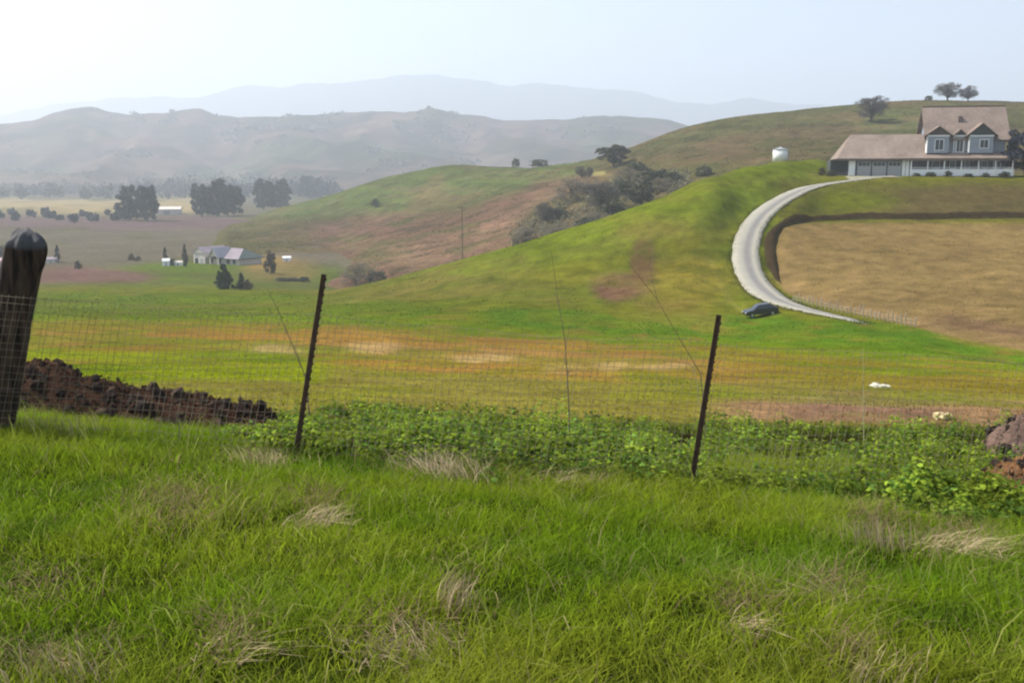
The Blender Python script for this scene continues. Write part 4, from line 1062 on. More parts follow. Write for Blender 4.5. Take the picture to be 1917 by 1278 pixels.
MB().prism([(vx(402), vz(478)), (vx(428), vz(478)), (vx(415), vz(460))], 'y', -0.6, 5).build('entry_gable', M_cream, vh)
r = MB()
for a in (400, 430): r.add(*slab([(vx(a), -1.0, vz(480)), (vx(415), -1.0, vz(459)), (vx(415), 5.5, vz(459)), (vx(a), 5.5, vz(480))], 0.25))
r.build('entry_roof', mat('pale_mauve_roof', (0.40, 0.36, 0.38), 0.85, ((0.5, 0.1),)), vh)
for a in (404, 426): MB().box(vx(a) - 0.2, vx(a) + 0.2, -0.55, -0.15, 0, vz(478)).build('entry_post', M_cream, vh)
for a, b in ((391, 398), (410, 420), (436, 444), (452, 460)):
    MB().box(vx(a), vx(b), 1.42, 1.497, vz(493), vz(484)).build('window', M_glass, vh)
tag(vh, 'low cream and grey roofed house down in the valley', 'house')
def shed(px, py, wpx, hpx, m, rm, label, rz=0.2, name='shed'):
    p = on_ground(px, py); k = p.length / F; w = wpx * k; h = hpx * k
    o = empty(name, (p.x, p.y, p.z - 0.15), rz)
    MB().box(-w / 2, w / 2, 0, w * 0.8, 0, h * 0.72).build('wall', m, o)
    r = MB(); 
    for s in (0, 1): r.add(*slab([(-w * 0.56, w * (-0.06 + 0.92 * s), h * 0.70), (w * 0.56, w * (-0.06 + 0.92 * s), h * 0.70), (w * 0.56, w * 0.4, h), (-w * 0.56, w * 0.4, h)], 0.08))
    r.build('roof', rm, o)
    MB().box(-w * 0.12, w * 0.12, -0.05, -0.003, 0, h * 0.5).build('door', M_door, o)
    tag(o, label, 'shed', 'small sheds on the valley floor')
shed(311, 498, 12, 14, M_trim, M_trim, 'bright white shed left of the slim cypress')
shed(333, 497, 14, 9, M_trim, M_cream, 'low pale shed right of the dark bush')
shed(537, 489, 14, 10, M_trim, M_trim, 'white shed alone on the slope right of the russet tree')
shed(95, 492, 22, 10, M_cream, M_vroof, 'low cream shed showing just right of the wooden post')
shed(14, 500, 38, 16, M_cream, mat('pink_roof', (0.42, 0.30, 0.29), 0.8, ((0.4, 0.1),)), 'pinkish shed behind the wooden post at the left edge')
shed(312, 402, 44, 14, M_cream, M_cream, 'pale barn between the big dark valley trees')

# ------------------------------------------------------------------ wire fence by the camera
def wood_mat():
    m, nt, b = new_mat('weathered_post_wood')
    tc = nt.nodes.new('ShaderNodeTexCoord'); mp = nt.nodes.new('ShaderNodeMapping'); mp.inputs['Scale'].default_value = (26, 26, 2.2)
    nt.links.new(tc.outputs['Object'], mp.inputs['Vector'])
    n = nt.nodes.new('ShaderNodeTexNoise'); n.inputs['Scale'].default_value = 1.0; n.inputs['Detail'].default_value = 7; nt.links.new(mp.outputs[0], n.inputs['Vector'])
    cr = nt.nodes.new('ShaderNodeValToRGB'); e = cr.color_ramp.elements
    e[0].position = 0.32; e[0].color = (0.012, 0.008, 0.006, 1); e[1].position = 0.72; e[1].color = (0.115, 0.068, 0.046, 1)
    nt.links.new(n.outputs['Fac'], cr.inputs[0])
    sp = nt.nodes.new('ShaderNodeSeparateXYZ'); nt.links.new(tc.outputs['Object'], sp.inputs[0])
    n2 = nt.nodes.new('ShaderNodeTexNoise'); n2.inputs['Scale'].default_value = 9; nt.links.new(tc.outputs['Object'], n2.inputs['Vector'])
    ad = nt.nodes.new('ShaderNodeMath'); ad.operation = 'MULTIPLY_ADD'; ad.inputs[1].default_value = 0.10; nt.links.new(n2.outputs['Fac'], ad.inputs[0]); nt.links.new(sp.outputs['Z'], ad.inputs[2])
    mr = nt.nodes.new('ShaderNodeMapRange'); mr.inputs['From Min'].default_value = hgt * 0.885 + 0.05; mr.inputs['From Max'].default_value = hgt * 0.91 + 0.05; nt.links.new(ad.outputs[0], mr.inputs['Value'])
    mx = nt.nodes.new('ShaderNodeMix'); mx.data_type = 'RGBA'; nt.links.new(mr.outputs[0], mx.inputs[0]); nt.links.new(cr.outputs[0], mx.inputs[6]); mx.inputs[7].default_value = (0.092, 0.088, 0.088, 1)
    nt.links.new(mx.outputs[2], b.inputs['Base Color']); b.inputs['Roughness'].default_value = 0.9
    bp = nt.nodes.new('ShaderNodeBump'); bp.inputs['Strength'].default_value = 0.9; bp.inputs['Distance'].default_value = 0.02
    nt.links.new(n.outputs['Fac'], bp.inputs['Height']); nt.links.new(bp.outputs['Normal'], b.inputs['Normal'])
    return m
wb = on_ground(-18, 806)
wt = at(50, 434, wb.y + 0.02)
wp = empty('wooden_post', wb)
ax = (wt - wb); hgt = ax.length
def wood_post():
    V = []; n = 44; lv = 48
    for i in range(lv + 1):
        t = i / lv; c = ax * (t * 1.04 - 0.04)
        for k in range(n):
            a = 2 * math.pi * k / n
            r = 0.126 + 0.012 * math.sin(3 * a + 1) + 0.009 * math.sin(7 * a + t * 4) + 0.006 * math.sin(13 * a + t * 9)
            r += 0.02 * (1 - t)
            r += 0.05 * max(0, math.cos(a - math.pi)) * float(sstep(0.60, 0.50, t)) if False else 0.05 * max(0, math.cos(a - math.pi)) * float(1 - sstep(0.48, 0.56, t))
            r += 0.018 * max(0, math.cos(a)) ** 2 * float(sstep(0.80, 0.84, t) * (1 - sstep(0.90, 0.95, t)))
            r -= 0.016 * max(0, math.sin(9 * a + 1.3 * math.sin(t * 6)) - 0.75) / 0.25
            if t > 0.92: r *= max(0.4, math.sqrt(max(0.05, 1 - 0.8 * ((t - 0.92) / 0.08) ** 2)) + 0.05 * math.sin(5 * a + t * 40) + 0.04 * math.sin(11 * a))
            V.append(c + Vector((math.cos(a) * r, math.sin(a) * r, 0.016 * math.sin(4 * a + 0.7) + 0.02 * math.cos(a - 2.6) if t > 0.97 else 0)))
    Fs = [(i * n + k, i * n + (k + 1) % n, (i + 1) * n + (k + 1) % n, (i + 1) * n + k) for i in range(lv) for k in range(n)]
    Fs.append(tuple(range(lv * n, (lv + 1) * n)))
    MB().add(V, Fs).build('post', wood_mat(), wp, True)
    # a splintered slab still hanging on the left side and a branch stub
    MB().tube([ax * 0.0 + Vector((-0.17, 0.03, -0.05)), ax * 0.3 + Vector((-0.16, 0.02, 0)), ax * 0.50 + Vector((-0.135, 0.02, 0)), ax * 0.53 + Vector((-0.11, 0.03, 0))], [0.07, 0.065, 0.045, 0.01], 7).build('split_slab', bpy.data.materials['weathered_post_wood'], wp, True)
    MB().tube([ax * 0.22 + Vector((0.08, -0.1, 0)), ax * 0.215 + Vector((0.3, -0.13, -0.01))], [0.018, 0.009], 6).build('branch_stub', bpy.data.materials['weathered_post_wood'], wp, True)
wood_post()
tag(wp, 'thick weathered wooden fence post with a rounded grey top, leaning right', 'post')

M_rust = mat('rusty_steel', (0.085, 0.050, 0.034), 0.75, ((20.0, 0.35), (90.0, 0.25)), metal=0.3, bump=(120, 0.3, 0.002))
def steel_post(b2, t2, label):
    b = on_ground(*b2); t = at(t2[0], t2[1], b.y + 0.01)
    o = empty('steel_post', b)
    d = (t - b); L = d.length; q = d.to_track_quat('Z', 'Y')
    p = MB(); z0, z1 = -0.25, L
    p.box(-0.0165, 0.0165, 0.0, 0.005, z0, z1); p.box(-0.0035, 0.0035, 0.0051, 0.034, z0, z1)
    c = p.build('shaft', M_rust, o); c.rotation_mode = 'QUATERNION'; c.rotation_quaternion = q
    for k in range(int(L / 0.055)):
        z = 0.08 + k * 0.055
        if z > L - 0.02: break
        s = MB().box(-0.011, 0.011, -0.007, -0.0002, z, z + 0.016).build('stud', M_rust, c)
    tag(o, label, 'post', 'rusty steel fence posts')
    return b, t
sb0, st0 = steel_post((557, 856), (611, 514), 'leaning rusty steel post on the left, nearer the dirt mound')
sb1, st1 = steel_post((1297, 912), (1350, 590), 'leaning rusty steel post on the right, below the driveway')
M_wire = mat('fence_wire', (0.20, 0.165, 0.11), 0.85, ((8.0, 0.3),), metal=0.0)
def wire_fence():
    A, B, C = wb, sb0, sb1
    pts = [A + (A - B).normalized() * 3.5, A, B, C, C + (C - B).normalized() * 5.0]
    lean = [(wt - wb) * 0.0 + (wt - wb), wt - wb, st0 - sb0, st1 - sb1, st1 - sb1]
    lean = [l.normalized() for l in lean]
    cum = [0]
    for i in range(4): cum.append(cum[-1] + (pts[i + 1] - pts[i]).length)
    off = [-0.17, -0.17, 0.05, 0.05, 0.05]
    def foot(s):
        i = min(3, max(0, int(np.searchsorted(cum, s)) - 1)); t = (s - cum[i]) / (cum[i + 1] - cum[i])
        p = pts[i].lerp(pts[i + 1], t); l = lean[i].lerp(lean[i + 1], t)
        sag = math.sin(math.pi * t)
        return Vector((p.x, p.y + off[i] + (off[i + 1] - off[i]) * float(sstep(0, 0.5, t)) - 0.03 * sag * (i == 1), float(ground_z(p.x, p.y)))), l, sag
    o = empty('wire_fence', pts[1])
    g = np.random.default_rng(3)
    Ltot = cum[-1]; HW = 1.04
    for r in range(19):
        h = 0.04 + r * (HW - 0.04) / 18
        P = []
        for s in np.linspace(0, Ltot, 130):
            f, l, sag = foot(s)
            P.append(f + l * (h - 0.035 * sag * h) + Vector((0, 0.01 * math.sin(s * 7 + r), 0.006 * math.sin(s * 5.1 + r * 2))) - pts[1])
        MB().tube(P, 0.0018 if r in (18, 0) else 0.0013, 4, False).build('horizontal_wire', M_wire, o)
    m = MB(); s = 0.0
    while s < Ltot:
        f, l, sag = foot(s); j = g.normal(0, 0.006, 4)
        P = [f + l * (hh - 0.035 * sag * hh) + Vector((jj, 0.012, 0)) - pts[1] for hh, jj in ((0.0, j[0]), (HW * 0.33, j[1]), (HW * 0.66, j[2]), (HW + 0.01, j[3]))]
        m.tube(P, 0.0016, 4, False); s += 0.052
    v = m.build('vertical_wires', M_wire, o); v['kind'] = 'stuff'
    tag(o, 'wire mesh fence strung between the wooden and steel posts', 'fence')
wire_fence()

# ------------------------------------------------------------------ earth heaps
M_dirt = mat_attr('dug_earth', ((3.0, 0.3), (22.0, 0.35)), 0.97, bump=(26, 1.0, 0.03))
def clod_meshes():
    import bmesh
    out = []
    for k in range(7):
        bm = bmesh.new(); bmesh.ops.create_icosphere(bm, subdivisions=2, radius=1.0)
        g = np.random.default_rng(100 + k); a = g.uniform(0, 6, 6); sc = g.uniform(0.55, 1.15, 3)
        for v in bm.verts:
            p = v.co
            f = 1 + 0.22 * math.sin(p.x * 3 + a[0]) * math.cos(p.y * 3.4 + a[1]) + 0.16 * math.sin(p.z * 5 + a[2] + p.x * 4) + g.normal(0, 0.07)
            v.co = Vector((p.x * sc[0], p.y * sc[1], p.z * sc[2])) * f
        me = bpy.data.meshes.new('clod'); bm.to_mesh(me); bm.free()
        at_ = me.attributes.new('Col', 'FLOAT_COLOR', 'POINT')
        c = np.array([(0.080, 0.056, 0.044), (0.105, 0.074, 0.058), (0.062, 0.044, 0.038), (0.155, 0.105, 0.078), (0.095, 0.070, 0.058), (0.070, 0.054, 0.047), (0.130, 0.088, 0.064)])[k]
        at_.data.foreach_set('color', np.tile(np.append(c, 1), (len(me.vertices), 1)).astype(np.float32).ravel())
        me.materials.append(M_dirt); out.append(me)
    return out
CLODS = clod_meshes()
def heap(name, xs, tops, Yc, depth, rgb, label, nclod, seed, cs=(0.02, 0.06)):
    g = np.random.default_rng(seed)
    ns, nv = 120, 34
    pxs = np.linspace(xs[0], xs[-1], ns); us = utan(pxs, 740); v = np.linspace(-1, 1, nv)
    zt = np.interp(pxs, xs, tops)
    zt = np.array([float(ratio(t)) for t in zt]) * Yc
    U, V_ = np.meshgrid(us, v, indexing='ij')
    Y = Yc + V_ * depth * np.where(V_ < 0, 1.0, 0.9); X = U * Y
    gz = ground_z(X.ravel(), Y.ravel()).reshape(X.shape)
    gc = ground_z(us * Yc, np.full(ns, Yc))
    hh = np.maximum(zt - gc, 0.0)[:, None]
    end = (np.clip(np.arange(ns) / 8, 0, 1) * np.clip((ns - 1 - np.arange(ns)) / 8, 0, 1))[:, None]
    pr = np.clip(1 - np.abs(V_) ** 1.6, 0, 1)
    n = fbm(X * 5, Y * 5, seed, 4); n2 = 1 - np.abs(fbm(X * 13, Y * 13, seed + 3, 3)) * 2
    Z = gz - 0.06 + (hh + 0.06) * pr * end + pr * end * (0.11 * n + 0.09 * n2) * (1.0 if nclod > 100 else 0.45) * np.minimum(1, hh / 0.15 + 0.3)
    c = lin(rgb) * ALB; C = np.tile(c, (ns * nv, 1)) * (0.8 + 0.35 * fbm(X.ravel() * 3, Y.ravel() * 3, seed + 9, 4))[:, None]
    o = empty(name, (float(us.mean() * Yc), Yc, float(gz.mean()))); base = np.array(o.location)
    i = np.arange(ns - 1)[:, None] * nv + np.arange(nv - 1)[None, :]
    q = np.stack([i, i + nv, i + nv + 1, i + 1], -1).reshape(-1, 4)
    mesh_np('soil', np.stack([X.ravel(), Y.ravel(), Z.ravel()], 1) - base, q, M_dirt, C, o, True)
    for k in range(nclod):
        a = int(g.integers(4, ns - 4)); b = int(g.integers(3, nv - 5))
        cobj = obj('clod', CLODS[int(g.integers(0, 7))], o)
        s = g.uniform(*cs) * (1.5 if g.random() < 0.1 else 1)
        cobj.location = Vector((X[a, b], Y[a, b], Z[a, b] + s * 0.25)) - Vector(base)
        cobj.scale = (s, s, s * 0.85); cobj.rotation_euler = tuple(g.uniform(0, 6, 3))
    nc = nclod * 14; ia = g.integers(2, ns - 2, nc); ib = g.integers(1, nv - 2, nc); s = (g.uniform(0.004, 0.017, nc))[:, None, None]
    cen = np.stack([X[ia, ib], Y[ia, ib], Z[ia, ib]], 1) - base + g.normal(0, 0.03, (nc, 3)) * np.array([1, 1, 0.3])
    oc = np.array([[1, 0, 0], [0, 1, 0], [-1, 0, 0], [0, -1, 0], [0, 0, 1], [0, 0, -1]], float)
    vv = cen[:, None, :] + (oc[None] + g.normal(0, 0.3, (nc, 6, 3))) * s
    ff = np.array([[0, 1, 4], [1, 2, 4], [2, 3, 4], [3, 0, 4], [1, 0, 5], [2, 1, 5], [3, 2, 5], [0, 3, 5]])
    cr = mesh_np('crumbs', vv.reshape(-1, 3), (np.arange(nc)[:, None, None] * 6 + ff[None]).reshape(-1, 3), M_dirt, np.repeat(c[None] * g.uniform(0.6, 1.7, (nc, 1)), 6, 0), o)
    cr['kind'] = 'stuff'
    tag(o, label, 'dirt heap')
    return o
heap('dirt_mound', [-260, -60, 40, 70, 110, 150, 200, 270, 340, 400, 450, 500, 560], [680, 690, 694, 692, 696, 716, 730, 742, 756, 758, 768, 782, 815], 9.6, 1.25, (100, 76, 62), 'long mound of dark brown dug earth behind the wooden post', 290, 7, (0.014, 0.062))
heap('dirt_mound', [1815, 1845, 1866, 1885, 1917, 1990, 2080, 2140], [915, 892, 878, 870, 866, 852, 870, 930], 7.3, 0.45, (200, 146, 102), 'orange brown earth heap at the right edge below the weeds', 60, 17, (0.01, 0.035))
heap('dirt_mound', [1840, 1862, 1884, 1900, 1940, 2010, 2080], [835, 816, 800, 788, 776, 765, 830], 9.4, 0.6, (178, 146, 130), 'pinkish grey earth heap higher up at the right edge', 60, 27, (0.015, 0.05))

def rock(px, py, wpx, hpx, rgb, label, seed):
    p = on_ground(px, py); k = p.length / F; o = empty('pale_rock', p); g = np.random.default_rng(seed)
    m = mat('rock_%d' % seed, rgb, 0.85, ((6.0, 0.2),))
    for i in range(3):
        c = obj('stone', CLODS[i + seed % 3].copy(), o); c.data.materials.clear(); c.data.materials.append(m)
        w = wpx * k * (0.34, 0.24, 0.16)[i]; c.location = ((-0.18, 0.22, 0.42)[i] * wpx * k, g.uniform(-0.03, 0.03), hpx * k * 0.3); c.scale = (w, w * 0.8, hpx * k * (0.55, 0.4, 0.3)[i]); c.rotation_euler = (0, 0, g.uniform(0, 6))
    tag(o, label, 'rock')
rock(1648, 725, 32, 8, (0.50, 0.48, 0.36), 'flat whitish stone lying in the meadow', 1)
rock(1764, 784, 34, 15, (0.52, 0.42, 0.22), 'cream yellow stone on the bare pink strip', 2)

# ------------------------------------------------------------------ grass, weeds, straw
M_grass = mat_attr('grass_blades', (), 0.7, 0.55)
def blades(name, X, Y, Z, hgt, wid, bend, C, m, label, kind='stuff', parent=None, base=None, ang=None, lean=None):
    n = len(X); g = np.random.default_rng(len(name) + n)
    a = g.uniform(0, 2 * math.pi, n) if ang is None else ang
    fx, fy = np.cos(a), np.sin(a)                         # width direction
    b = g.uniform(0, 2 * math.pi, n) if lean is None else lean + g.normal(0, 0.55, n); bx, by = np.cos(b) * bend * hgt, np.sin(b) * bend * hgt
    def row(t, w):
        cx = X + bx * t * t; cy = Y + by * t * t; cz = Z + hgt * (t - 0.3 * np.minimum(bend, 1.2) * t * t)
        return np.stack([cx - fx * w, cy - fy * w, cz], 1), np.stack([cx + fx * w, cy + fy * w, cz], 1)
    a0, a1 = row(0.0, wid * 0.5); m0, m1 = row(0.55, wid * 0.42); t0, _ = row(1.0, wid * 0)
    V = np.stack([a0, a1, m0, m1, t0], 1).reshape(-1, 3)
    i = np.arange(n)[:, None] * 5
    T = np.concatenate([i + np.array([[0, 1, 3]]), i + np.array([[0, 3, 2]]), i + np.array([[2, 3, 4]])], 0)
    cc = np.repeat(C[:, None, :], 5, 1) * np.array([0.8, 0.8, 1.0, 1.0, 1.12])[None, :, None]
    if base is not None: V = V - np.array(base)
    o = mesh_np(name, V, T, m, cc.reshape(-1, 3), parent)
    if label: tag(o, label, 'grass', kind=kind)
    return o

STRAW = [(760, 1196, 120, 34), (1390, 1150, 60, 46), (70, 1105, 90, 40), (1780, 1012, 90, 34), (1640, 990, 60, 40), (840, 872, 120, 30), (430, 1195, 70, 40), (1050, 884, 110, 26), (585, 952, 46, 30), (480, 862, 60, 22), (850, 1120, 40, 60), (1560, 1110, 70, 40), (1600, 1240, 60, 40), (90, 1235, 140, 40), (330, 960, 110, 50)]
def straw_mask(px, py):
    m = np.zeros(len(px))
    for cx, cy, rx, ry in STRAW: m = np.maximum(m, np.exp(-((px - cx) / rx) ** 2 - ((py - cy) / ry) ** 2))
    return m
def foreground_grass():
    g = np.random.default_rng(2); N = 312000
    Y = 1.7 + (9.2 - 1.7) * g.random(N) ** 0.92; u = g.uniform(-0.68, 0.68, N); keep = g.random(N) < (Y / 9.2) ** 0.45
    Y = Y[keep]; X = u[keep] * Y; nm = 75000
    ym = 1.7 + 7.5 * g.random(nm); X = np.concatenate([X, np.where(g.random(nm) < 0.5, -1, 1) * (0.68 * ym + 1.9 * g.random(nm))]); Y = np.concatenate([Y, ym])
    cl = fbm(X * 2.6, Y * 2.6, 131, 3)
    k = g.random(len(X)) < np.clip(0.8 + 0.7 * cl, 0.25, 1); X, Y, cl = X[k], Y[k], cl[k]
    Z = ground_z(X, Y) - 0.01; px, py = project(X, Y, Z)
    yc = 7.5 + 0.9 * (1 - sstep(420, 560, px)); front = 1 - 0.82 * sstep(0.0, 1.0, (Y - yc) / 1.2); k = g.random(len(X)) < front; X, Y, Z, px, py, cl = X[k], Y[k], Z[k], px[k], py[k], cl[k]
    n = len(X); big = fbm(X * 0.9, Y * 0.9, 133, 4); mid = fbm(X * 2.2, Y * 2.2, 135, 4)
    C = np.tile(np.array([0.155, 0.222, 0.012]), (n, 1))
    def mx(m, c):
        nonlocal C
        m = np.clip(m, 0, 1)[:, None]; C = C * (1 - m) + np.array(c) * m
    mx(sstep(0.0, 0.45, big) * 0.75, (0.225, 0.262, 0.022)); mx(sstep(0.05, 0.5, -big) * 0.7, (0.098, 0.185, 0.012))
    mx(sstep(0.15, 0.5, mid) * 0.4, (0.205, 0.250, 0.040)); mx(sstep(0.15, 0.5, -mid) * 0.55, (0.065, 0.128, 0.016))
    mx(sstep(1180, 1290, py) * 0.45, (0.225, 0.222, 0.035))
    sm = straw_mask(px, py)
    dry = g.random(n) < 0.03 + 0.55 * sm ** 1.2
    C = C * np.array([1.18, 1.22, 1.0]) * g.uniform(0.65, 1.4, n)[:, None]
    C[dry] = np.array([0.34, 0.255, 0.13]) * g.uniform(0.55, 1.25, (int(dry.sum()), 1))
    h = g.uniform(0.055, 0.125, n) * (1 + 0.55 * np.clip(big + mid, -0.6, 1)) * (1 + 0.3 * cl)
    h = np.where(dry, h * 1.1, h); tall = g.random(n) < 0.012; h = np.where(tall, h * 2.2, h); C[tall] = C[tall] * 0.5 + np.array([0.20, 0.19, 0.07])
    bend = g.uniform(0.3, 1.3, n); bend = np.where(dry, g.uniform(0.5, 1.6, n), bend)
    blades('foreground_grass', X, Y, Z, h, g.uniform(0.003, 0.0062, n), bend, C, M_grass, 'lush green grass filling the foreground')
foreground_grass()

def field_grass():
    g = np.random.default_rng(4); N = 105000
    Y = np.exp(g.uniform(math.log(8.2), math.log(205), N)); X = g.uniform(-0.66, 0.66, N) * Y
    Z = ground_z(X, Y); c = paint_ground(X, Y, Z)
    px, py = project(X, Y, Z)
    bare = (np.abs(c[:, 0] - c[:, 1]) < 0.02) | (c[:, 0] > c[:, 1] * 1.12)
    k = g.random(N) < np.where(bare, 0.35, 1.0); X, Y, Z, c = X[k], Y[k], Z[k], c[k]; n = len(X)
    h = g.uniform(0.02, 0.065, n) * (1 + 0.5 * fbm(X * 0.6, Y * 0.6, 141, 3)) * (1 + Y / 120)
    k = (Y < 186) | (X / Y < 0.33); X, Y, Z, c, h = X[k], Y[k], Z[k], c[k], h[k]; n = len(X)
    dd = np.min(np.hypot(X[:, None] - dpath[::4, 0][None], Y[:, None] - dpath[::4, 1][None]), 1); k = dd > 1.9; X, Y, Z, c, h = X[k], Y[k], Z[k], c[k], h[k]; n = len(X)
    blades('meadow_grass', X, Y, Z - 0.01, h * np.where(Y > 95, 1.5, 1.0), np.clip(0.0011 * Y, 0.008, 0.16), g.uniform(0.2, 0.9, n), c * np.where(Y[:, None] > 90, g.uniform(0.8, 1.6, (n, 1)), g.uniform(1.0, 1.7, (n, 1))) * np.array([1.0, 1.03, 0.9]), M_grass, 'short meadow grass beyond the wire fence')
field_grass()
def verge():
    g = np.random.default_rng(44); n = 9000; i = g.integers(2, 216, n); t = np.gradient(dpath, axis=0)[i]; t /= np.linalg.norm(t, axis=1)[:, None]
    hw = (1.9 - 1.45 * sstep(0.72, 1.0, i / 219.0)); sd = np.where(g.random(n) < 0.5, -1, 1) * (hw + np.abs(g.normal(0, 0.3, n)) - 0.12 + 0.25 * fbm(i / 6.0, i * 0.0, 19, 2))
    q = dpath[i] + np.stack([-t[:, 1], t[:, 0]], 1) * sd[:, None] + g.normal(0, 0.25, (n, 2)); Z = ground_z(q[:, 0], q[:, 1])
    c = paint_ground(q[:, 0], q[:, 1], Z) * g.uniform(0.6, 1.3, (n, 1))
    blades('driveway_verge', q[:, 0], q[:, 1], Z, g.uniform(0.08, 0.28, n), g.uniform(0.04, 0.12, n), g.uniform(0.3, 1.1, n), c, M_grass, 'ragged grass growing over the edges of the driveway')
verge()

def hill_grass():
    g = np.random.default_rng(14); N = 60000
    Y = g.uniform(225, 520, N); X = g.uniform(-0.3, 0.62, N) * Y; Z = hill_z(X, Y); k = Z > ground_z(X, Y) + 0.1
    X, Y, Z = X[k], Y[k], Z[k]; n = len(X); c = paint_hill(X, Y, Z); cl = fbm(X / 9, Y / 9, 145, 3)
    k = g.random(n) < 0.5 + cl; X, Y, Z, c = X[k], Y[k], Z[k], c[k]; n = len(X)
    blades('hill_grass', X, Y, Z, g.uniform(0.1, 0.32, n), g.uniform(0.25, 0.6, n), g.uniform(0.4, 1.2, n), c * g.uniform(0.9, 1.5, (n, 1)), M_grass, 'rough dry grass on the pasture hills')
hill_grass()

M_weed = mat_attr('weed_leaf', (), 0.75, 0.5)
def weeds():
    g = np.random.default_rng(6)
    xs = [430, 520, 650, 1000, 1300, 1500, 1700, 1917, 2150]
    tp = [800, 792, 775, 778, 796, 806, 808, 812, 812]; bt = [815, 838, 858, 888, 915, 945, 968, 990, 1000]
    L = []; PX = []
    while len(PX) < 4400:
        px = g.uniform(430, 2420); t = np.interp(px, xs, tp); b = np.interp(px, xs, bt)
        py = t + (b - t) * g.random() + g.normal(0, 9)
        if 770 < px < 900 and abs(py - 800) < 15 and g.random() < 0.9: continue
        if 1480 < px < 1660 and abs(py - 935) < 14 and g.random() < 0.8: continue
        if 590 < px < 720 and abs(py - 838) < 10 and g.random() < 0.85: continue
        PX.append((px, py))
    Cs, Ns, Ss, Co, Stem = [], [], [], [], []
    for px, py in PX:
        p = on_ground_fast(px, py)
        if p is None: continue
        cl = float(fbm(np.array([p[0] * 1.6]), np.array([p[1] * 1.6]), 151, 3)[0])
        lo = float(fbm(np.array([p[0] * 0.55]), np.array([p[1] * 1.1]), 155, 3)[0])
        if cl < -0.14 or (lo < -0.05 and g.random() < 0.4): continue
        R = g.uniform(0.09, 0.20); Hh = g.uniform(0.08, 0.24) * (1 + 1.2 * max(cl, -0.6)) * (1 + 0.9 * lo) * 0.8 * float(0.45 + 0.55 * sstep(430, 640, px)); n = int(g.integers(24, 44))
        d = g.normal(size=(n, 3)); d /= np.linalg.norm(d, axis=1)[:, None]; d[:, 2] = np.abs(d[:, 2])
        c = np.array(p) + d * np.array([R, R, Hh]) * g.uniform(0.45, 1, (n, 1))
        nr = d * np.array([0.8, 0.8, 1.0]) + g.normal(0, 0.35, (n, 3)) + np.array([0, 0, 0.35])
        Cs.append(c); Ns.append(nr / np.linalg.norm(nr, axis=1)[:, None]); Ss.append(g.uniform(0.010, 0.025, n))
        base = (np.array([0.140, 0.188, 0.020]) if g.random() < 0.72 else np.array([0.080, 0.140, 0.024])) * g.uniform(0.5, 1.6) * (1 + 0.6 * cl)
        Co.append(base * g.uniform(0.6, 1.7, (n, 1)) + np.array([0.02, 0.02, 0.003]) * g.random((n, 1)))
    C = np.concatenate(Cs); Nn = np.concatenate(Ns); S = np.concatenate(Ss); K = np.concatenate(Co); n = len(C)
    a = np.cross(Nn, g.normal(size=(n, 3))); a /= np.linalg.norm(a, axis=1)[:, None]; b = np.cross(Nn, a)
    ang = np.array([0, 1.05, 2.1, 3.14, 4.19, 5.24]); rr = np.array([1.15, 0.95, 0.9, 0.75, 0.9, 0.95])
    rim = C[:, None, :] + (a[:, None, :] * (np.cos(ang) * rr)[None, :, None] + b[:, None, :] * (np.sin(ang) * rr)[None, :, None]) * S[:, None, None] + Nn[:, None, :] * (S[:, None, None] * 0.25 * np.cos(2 * ang)[None, :, None])
    V = rim.reshape(-1, 3); i = np.arange(n)[:, None] * 6
    T = np.concatenate([i + np.array([[0, 1, 2]]), i + np.array([[0, 2, 3]]), i + np.array([[0, 3, 4]]), i + np.array([[0, 4, 5]])], 0)
    o = mesh_np('leafy_weeds', V, T, M_weed, np.repeat(K, 6, 0))
    tag(o, 'dense broad leaved green weeds along the foot of the wire fence', 'weeds', kind='stuff')
def on_ground_fast(px, py):
    Ys = np.linspace(5.0, 14.0, 120); u = float(utan(px, py)); r = float(ratio(py))
    d = r * Ys - GT.z(np.full(120, u), Ys); i = np.nonzero(d < 0)[0]
    if len(i) == 0: return None
    Y = Ys[i[0]]; return (u * Y, Y, float(ground_z(u * Y, Y)))
weeds()
def weed_grass():
    g = np.random.default_rng(61); N = 24000
    px = g.uniform(330, 2100, N); py = g.uniform(772, 985, N); u = utan(px, py)
    Y = 6.6 + (11.2 - 6.6) * g.random(N); X = u * Y; cl = fbm(X * 1.3, Y * 1.3, 161, 3)
    k = (g.random(N) < 0.45 + cl) & (X / Y > -0.33 + 0.04 * (Y - 7)); X, Y = X[k], Y[k]; n = len(X)
    C = np.array([0.165, 0.215, 0.028]) * g.uniform(0.6, 1.5, (n, 1)); d = g.random(n) < 0.12
    C[d] = np.array([0.34, 0.27, 0.14]) * g.uniform(0.6, 1.2, (int(d.sum()), 1))
    blades('fence_line_grass', X, Y, ground_z(X, Y), g.uniform(0.06, 0.18, n), g.uniform(0.004, 0.008, n), g.uniform(0.2, 1.2, n), C, M_grass, 'taller mixed green and dry grass growing through the fence line weeds')
weed_grass()

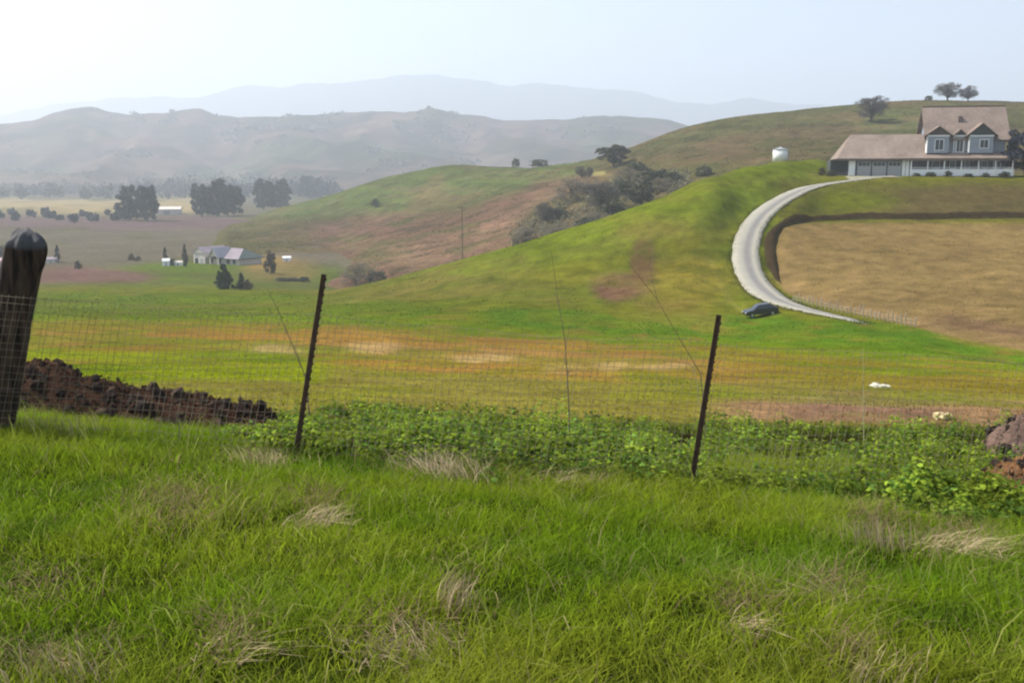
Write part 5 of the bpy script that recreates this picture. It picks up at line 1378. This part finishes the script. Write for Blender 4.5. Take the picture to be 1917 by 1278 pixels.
M_straw = mat_attr('dry_straw', (), 0.8, 0.2)
def tuft(px, py, wpx, hpx, n, lean, label, seed, stiff=False):
    p = on_ground(px, py); k = p.length / F; g = np.random.default_rng(seed); r = wpx * k * 0.5
    X = p.x + g.normal(0, 0.6, n) * r; Y = p.y + g.normal(0, 0.6, n) * r * 0.9; Z = ground_z(X, Y)
    h = hpx * k * g.uniform(0.5, 1.15, n)
    o = empty('dry_grass_tuft', p)
    c = np.array([0.48, 0.375, 0.22]) * g.uniform(0.55, 1.25, (n, 1))
    st_ = blades('stalks', X, Y, Z, h, g.uniform(0.003, 0.006, n), g.uniform(0.1, 0.5, n) if stiff else g.uniform(0.6, 2.2, n), c, M_straw, None, parent=o, base=p, lean=[0.3, 2.8, 5.6, 3.6, 0.0, 2.2][seed % 6]); st_['kind'] = 'stuff'
    tag(o, label, 'dry grass', 'tufts of dry straw')
for i, (px, py, w, h, n, lb, st) in enumerate([
    (1790, 1035, 130, 52, 260, 'matted pale straw tuft at the right under the dark weeds', False), (1650, 1030, 90, 80, 90, 'upright pale straw tuft left of the matted one', True),
    (585, 985, 80, 44, 140, 'bleached straw tuft in the grass below the left steel post', False), (845, 895, 150, 56, 260, 'broad tan straw tuft at the foot of the weeds', False),
    (1050, 905, 130, 40, 130, 'greyish straw tuft below the middle stalk', False), (765, 1225, 160, 46, 280, 'reddish straw tuft low in the foreground', False),
    (1385, 1180, 80, 46, 80, 'small straw tuft in the right foreground', False), (110, 815, 120, 50, 70, 'thin pale straw at the foot of the dirt mound', True),
    (850, 1150, 60, 90, 60, 'tall loose straw tuft in the middle of the foreground', True), (500, 872, 90, 34, 80, 'flattened straw tuft left of the left steel post', False),
    (425, 1225, 110, 50, 80, 'brown straw tuft in the left foreground', False), (1560, 1130, 90, 50, 60, 'wispy straw tuft in the grass at lower right', False), (1640, 1285, 120, 70, 70, 'straw tuft cut by the bottom edge at right', True), (90, 1285, 160, 70, 90, 'straw tuft cut by the bottom left corner', True)]):
    tuft(px, py, w, h, n, 0, lb, 200 + i, st)

M_stalk = mat('dry_stalk', (0.15, 0.115, 0.08), 0.9, ((10, 0.3),)); M_stalkp = mat('pale_stalk', (0.40, 0.36, 0.20), 0.9, ((10, 0.2),))
def stalk(pts, base_py, r, m, label, twigs=(), dY=0.3):
    b = on_ground(pts[0][0], base_py); Y = b.y
    r = r * 0.75; P = [at(x, y, Y + dY * i * 0.05) for i, (x, y) in enumerate(pts)]
    o = empty('dry_stalk', b)
    n = len(P); MB().tube([b - b] + [p - b for p in P[1:]], [r * (1 - 0.75 * i / (n - 1)) for i in range(n)], 6).build('stem', m, o)
    for (x0, y0, x1, y1) in twigs:
        MB().tube([at(x0, y0, Y) - b, at((x0 + x1) / 2 + 2, (y0 + y1) / 2 + 3, Y + 0.02) - b, at(x1, y1, Y + 0.05) - b], [r * 0.45, r * 0.35, r * 0.15], 5).build('twig', m, o)
    tag(o, label, 'stalk', 'dry weed stalks at the fence')
stalk([(582, 800), (572, 705), (545, 640), (520, 580), (500, 540)], 800, 0.010, M_stalk, 'dark bent weed stalk leaning left beside the left steel post', [(545, 640), (535, 600)] and [(545, 640, 530, 610), (560, 672, 548, 640)])
stalk([(1068, 860), (1064, 740), (1058, 640), (1046, 570), (1032, 470)], 860, 0.009, M_stalk, 'tall thin brown weed stalk standing midway between the steel posts', [(1058, 640, 1068, 600), (1046, 570, 1036, 545), (1064, 700, 1052, 660)])
stalk([(1322, 830), (1312, 700), (1270, 630), (1230, 560), (1212, 480)], 830, 0.008, M_stalk, 'dark thin weed stalk curving left beside the right steel post', [(1230, 560, 1160, 470), (1212, 500, 1225, 460)])
stalk([(1316, 800), (1300, 690), (1255, 655), (1190, 608)], 800, 0.007, M_stalkp, 'pale straw coloured stalk slanting left by the right steel post')
stalk([(1617, 850), (1617, 760), (1615, 650)], 850, 0.008, M_stalkp, 'straight pale stalk standing right of the right steel post')
stalk([(335, 830), (335, 790), (337, 752)], 832, 0.007, M_stalk, 'short dark stick in front of the dirt mound')
ho = hz.build('haze', haze_mat())
tag(ho, 'pale air haze over the valley', kind='stuff')
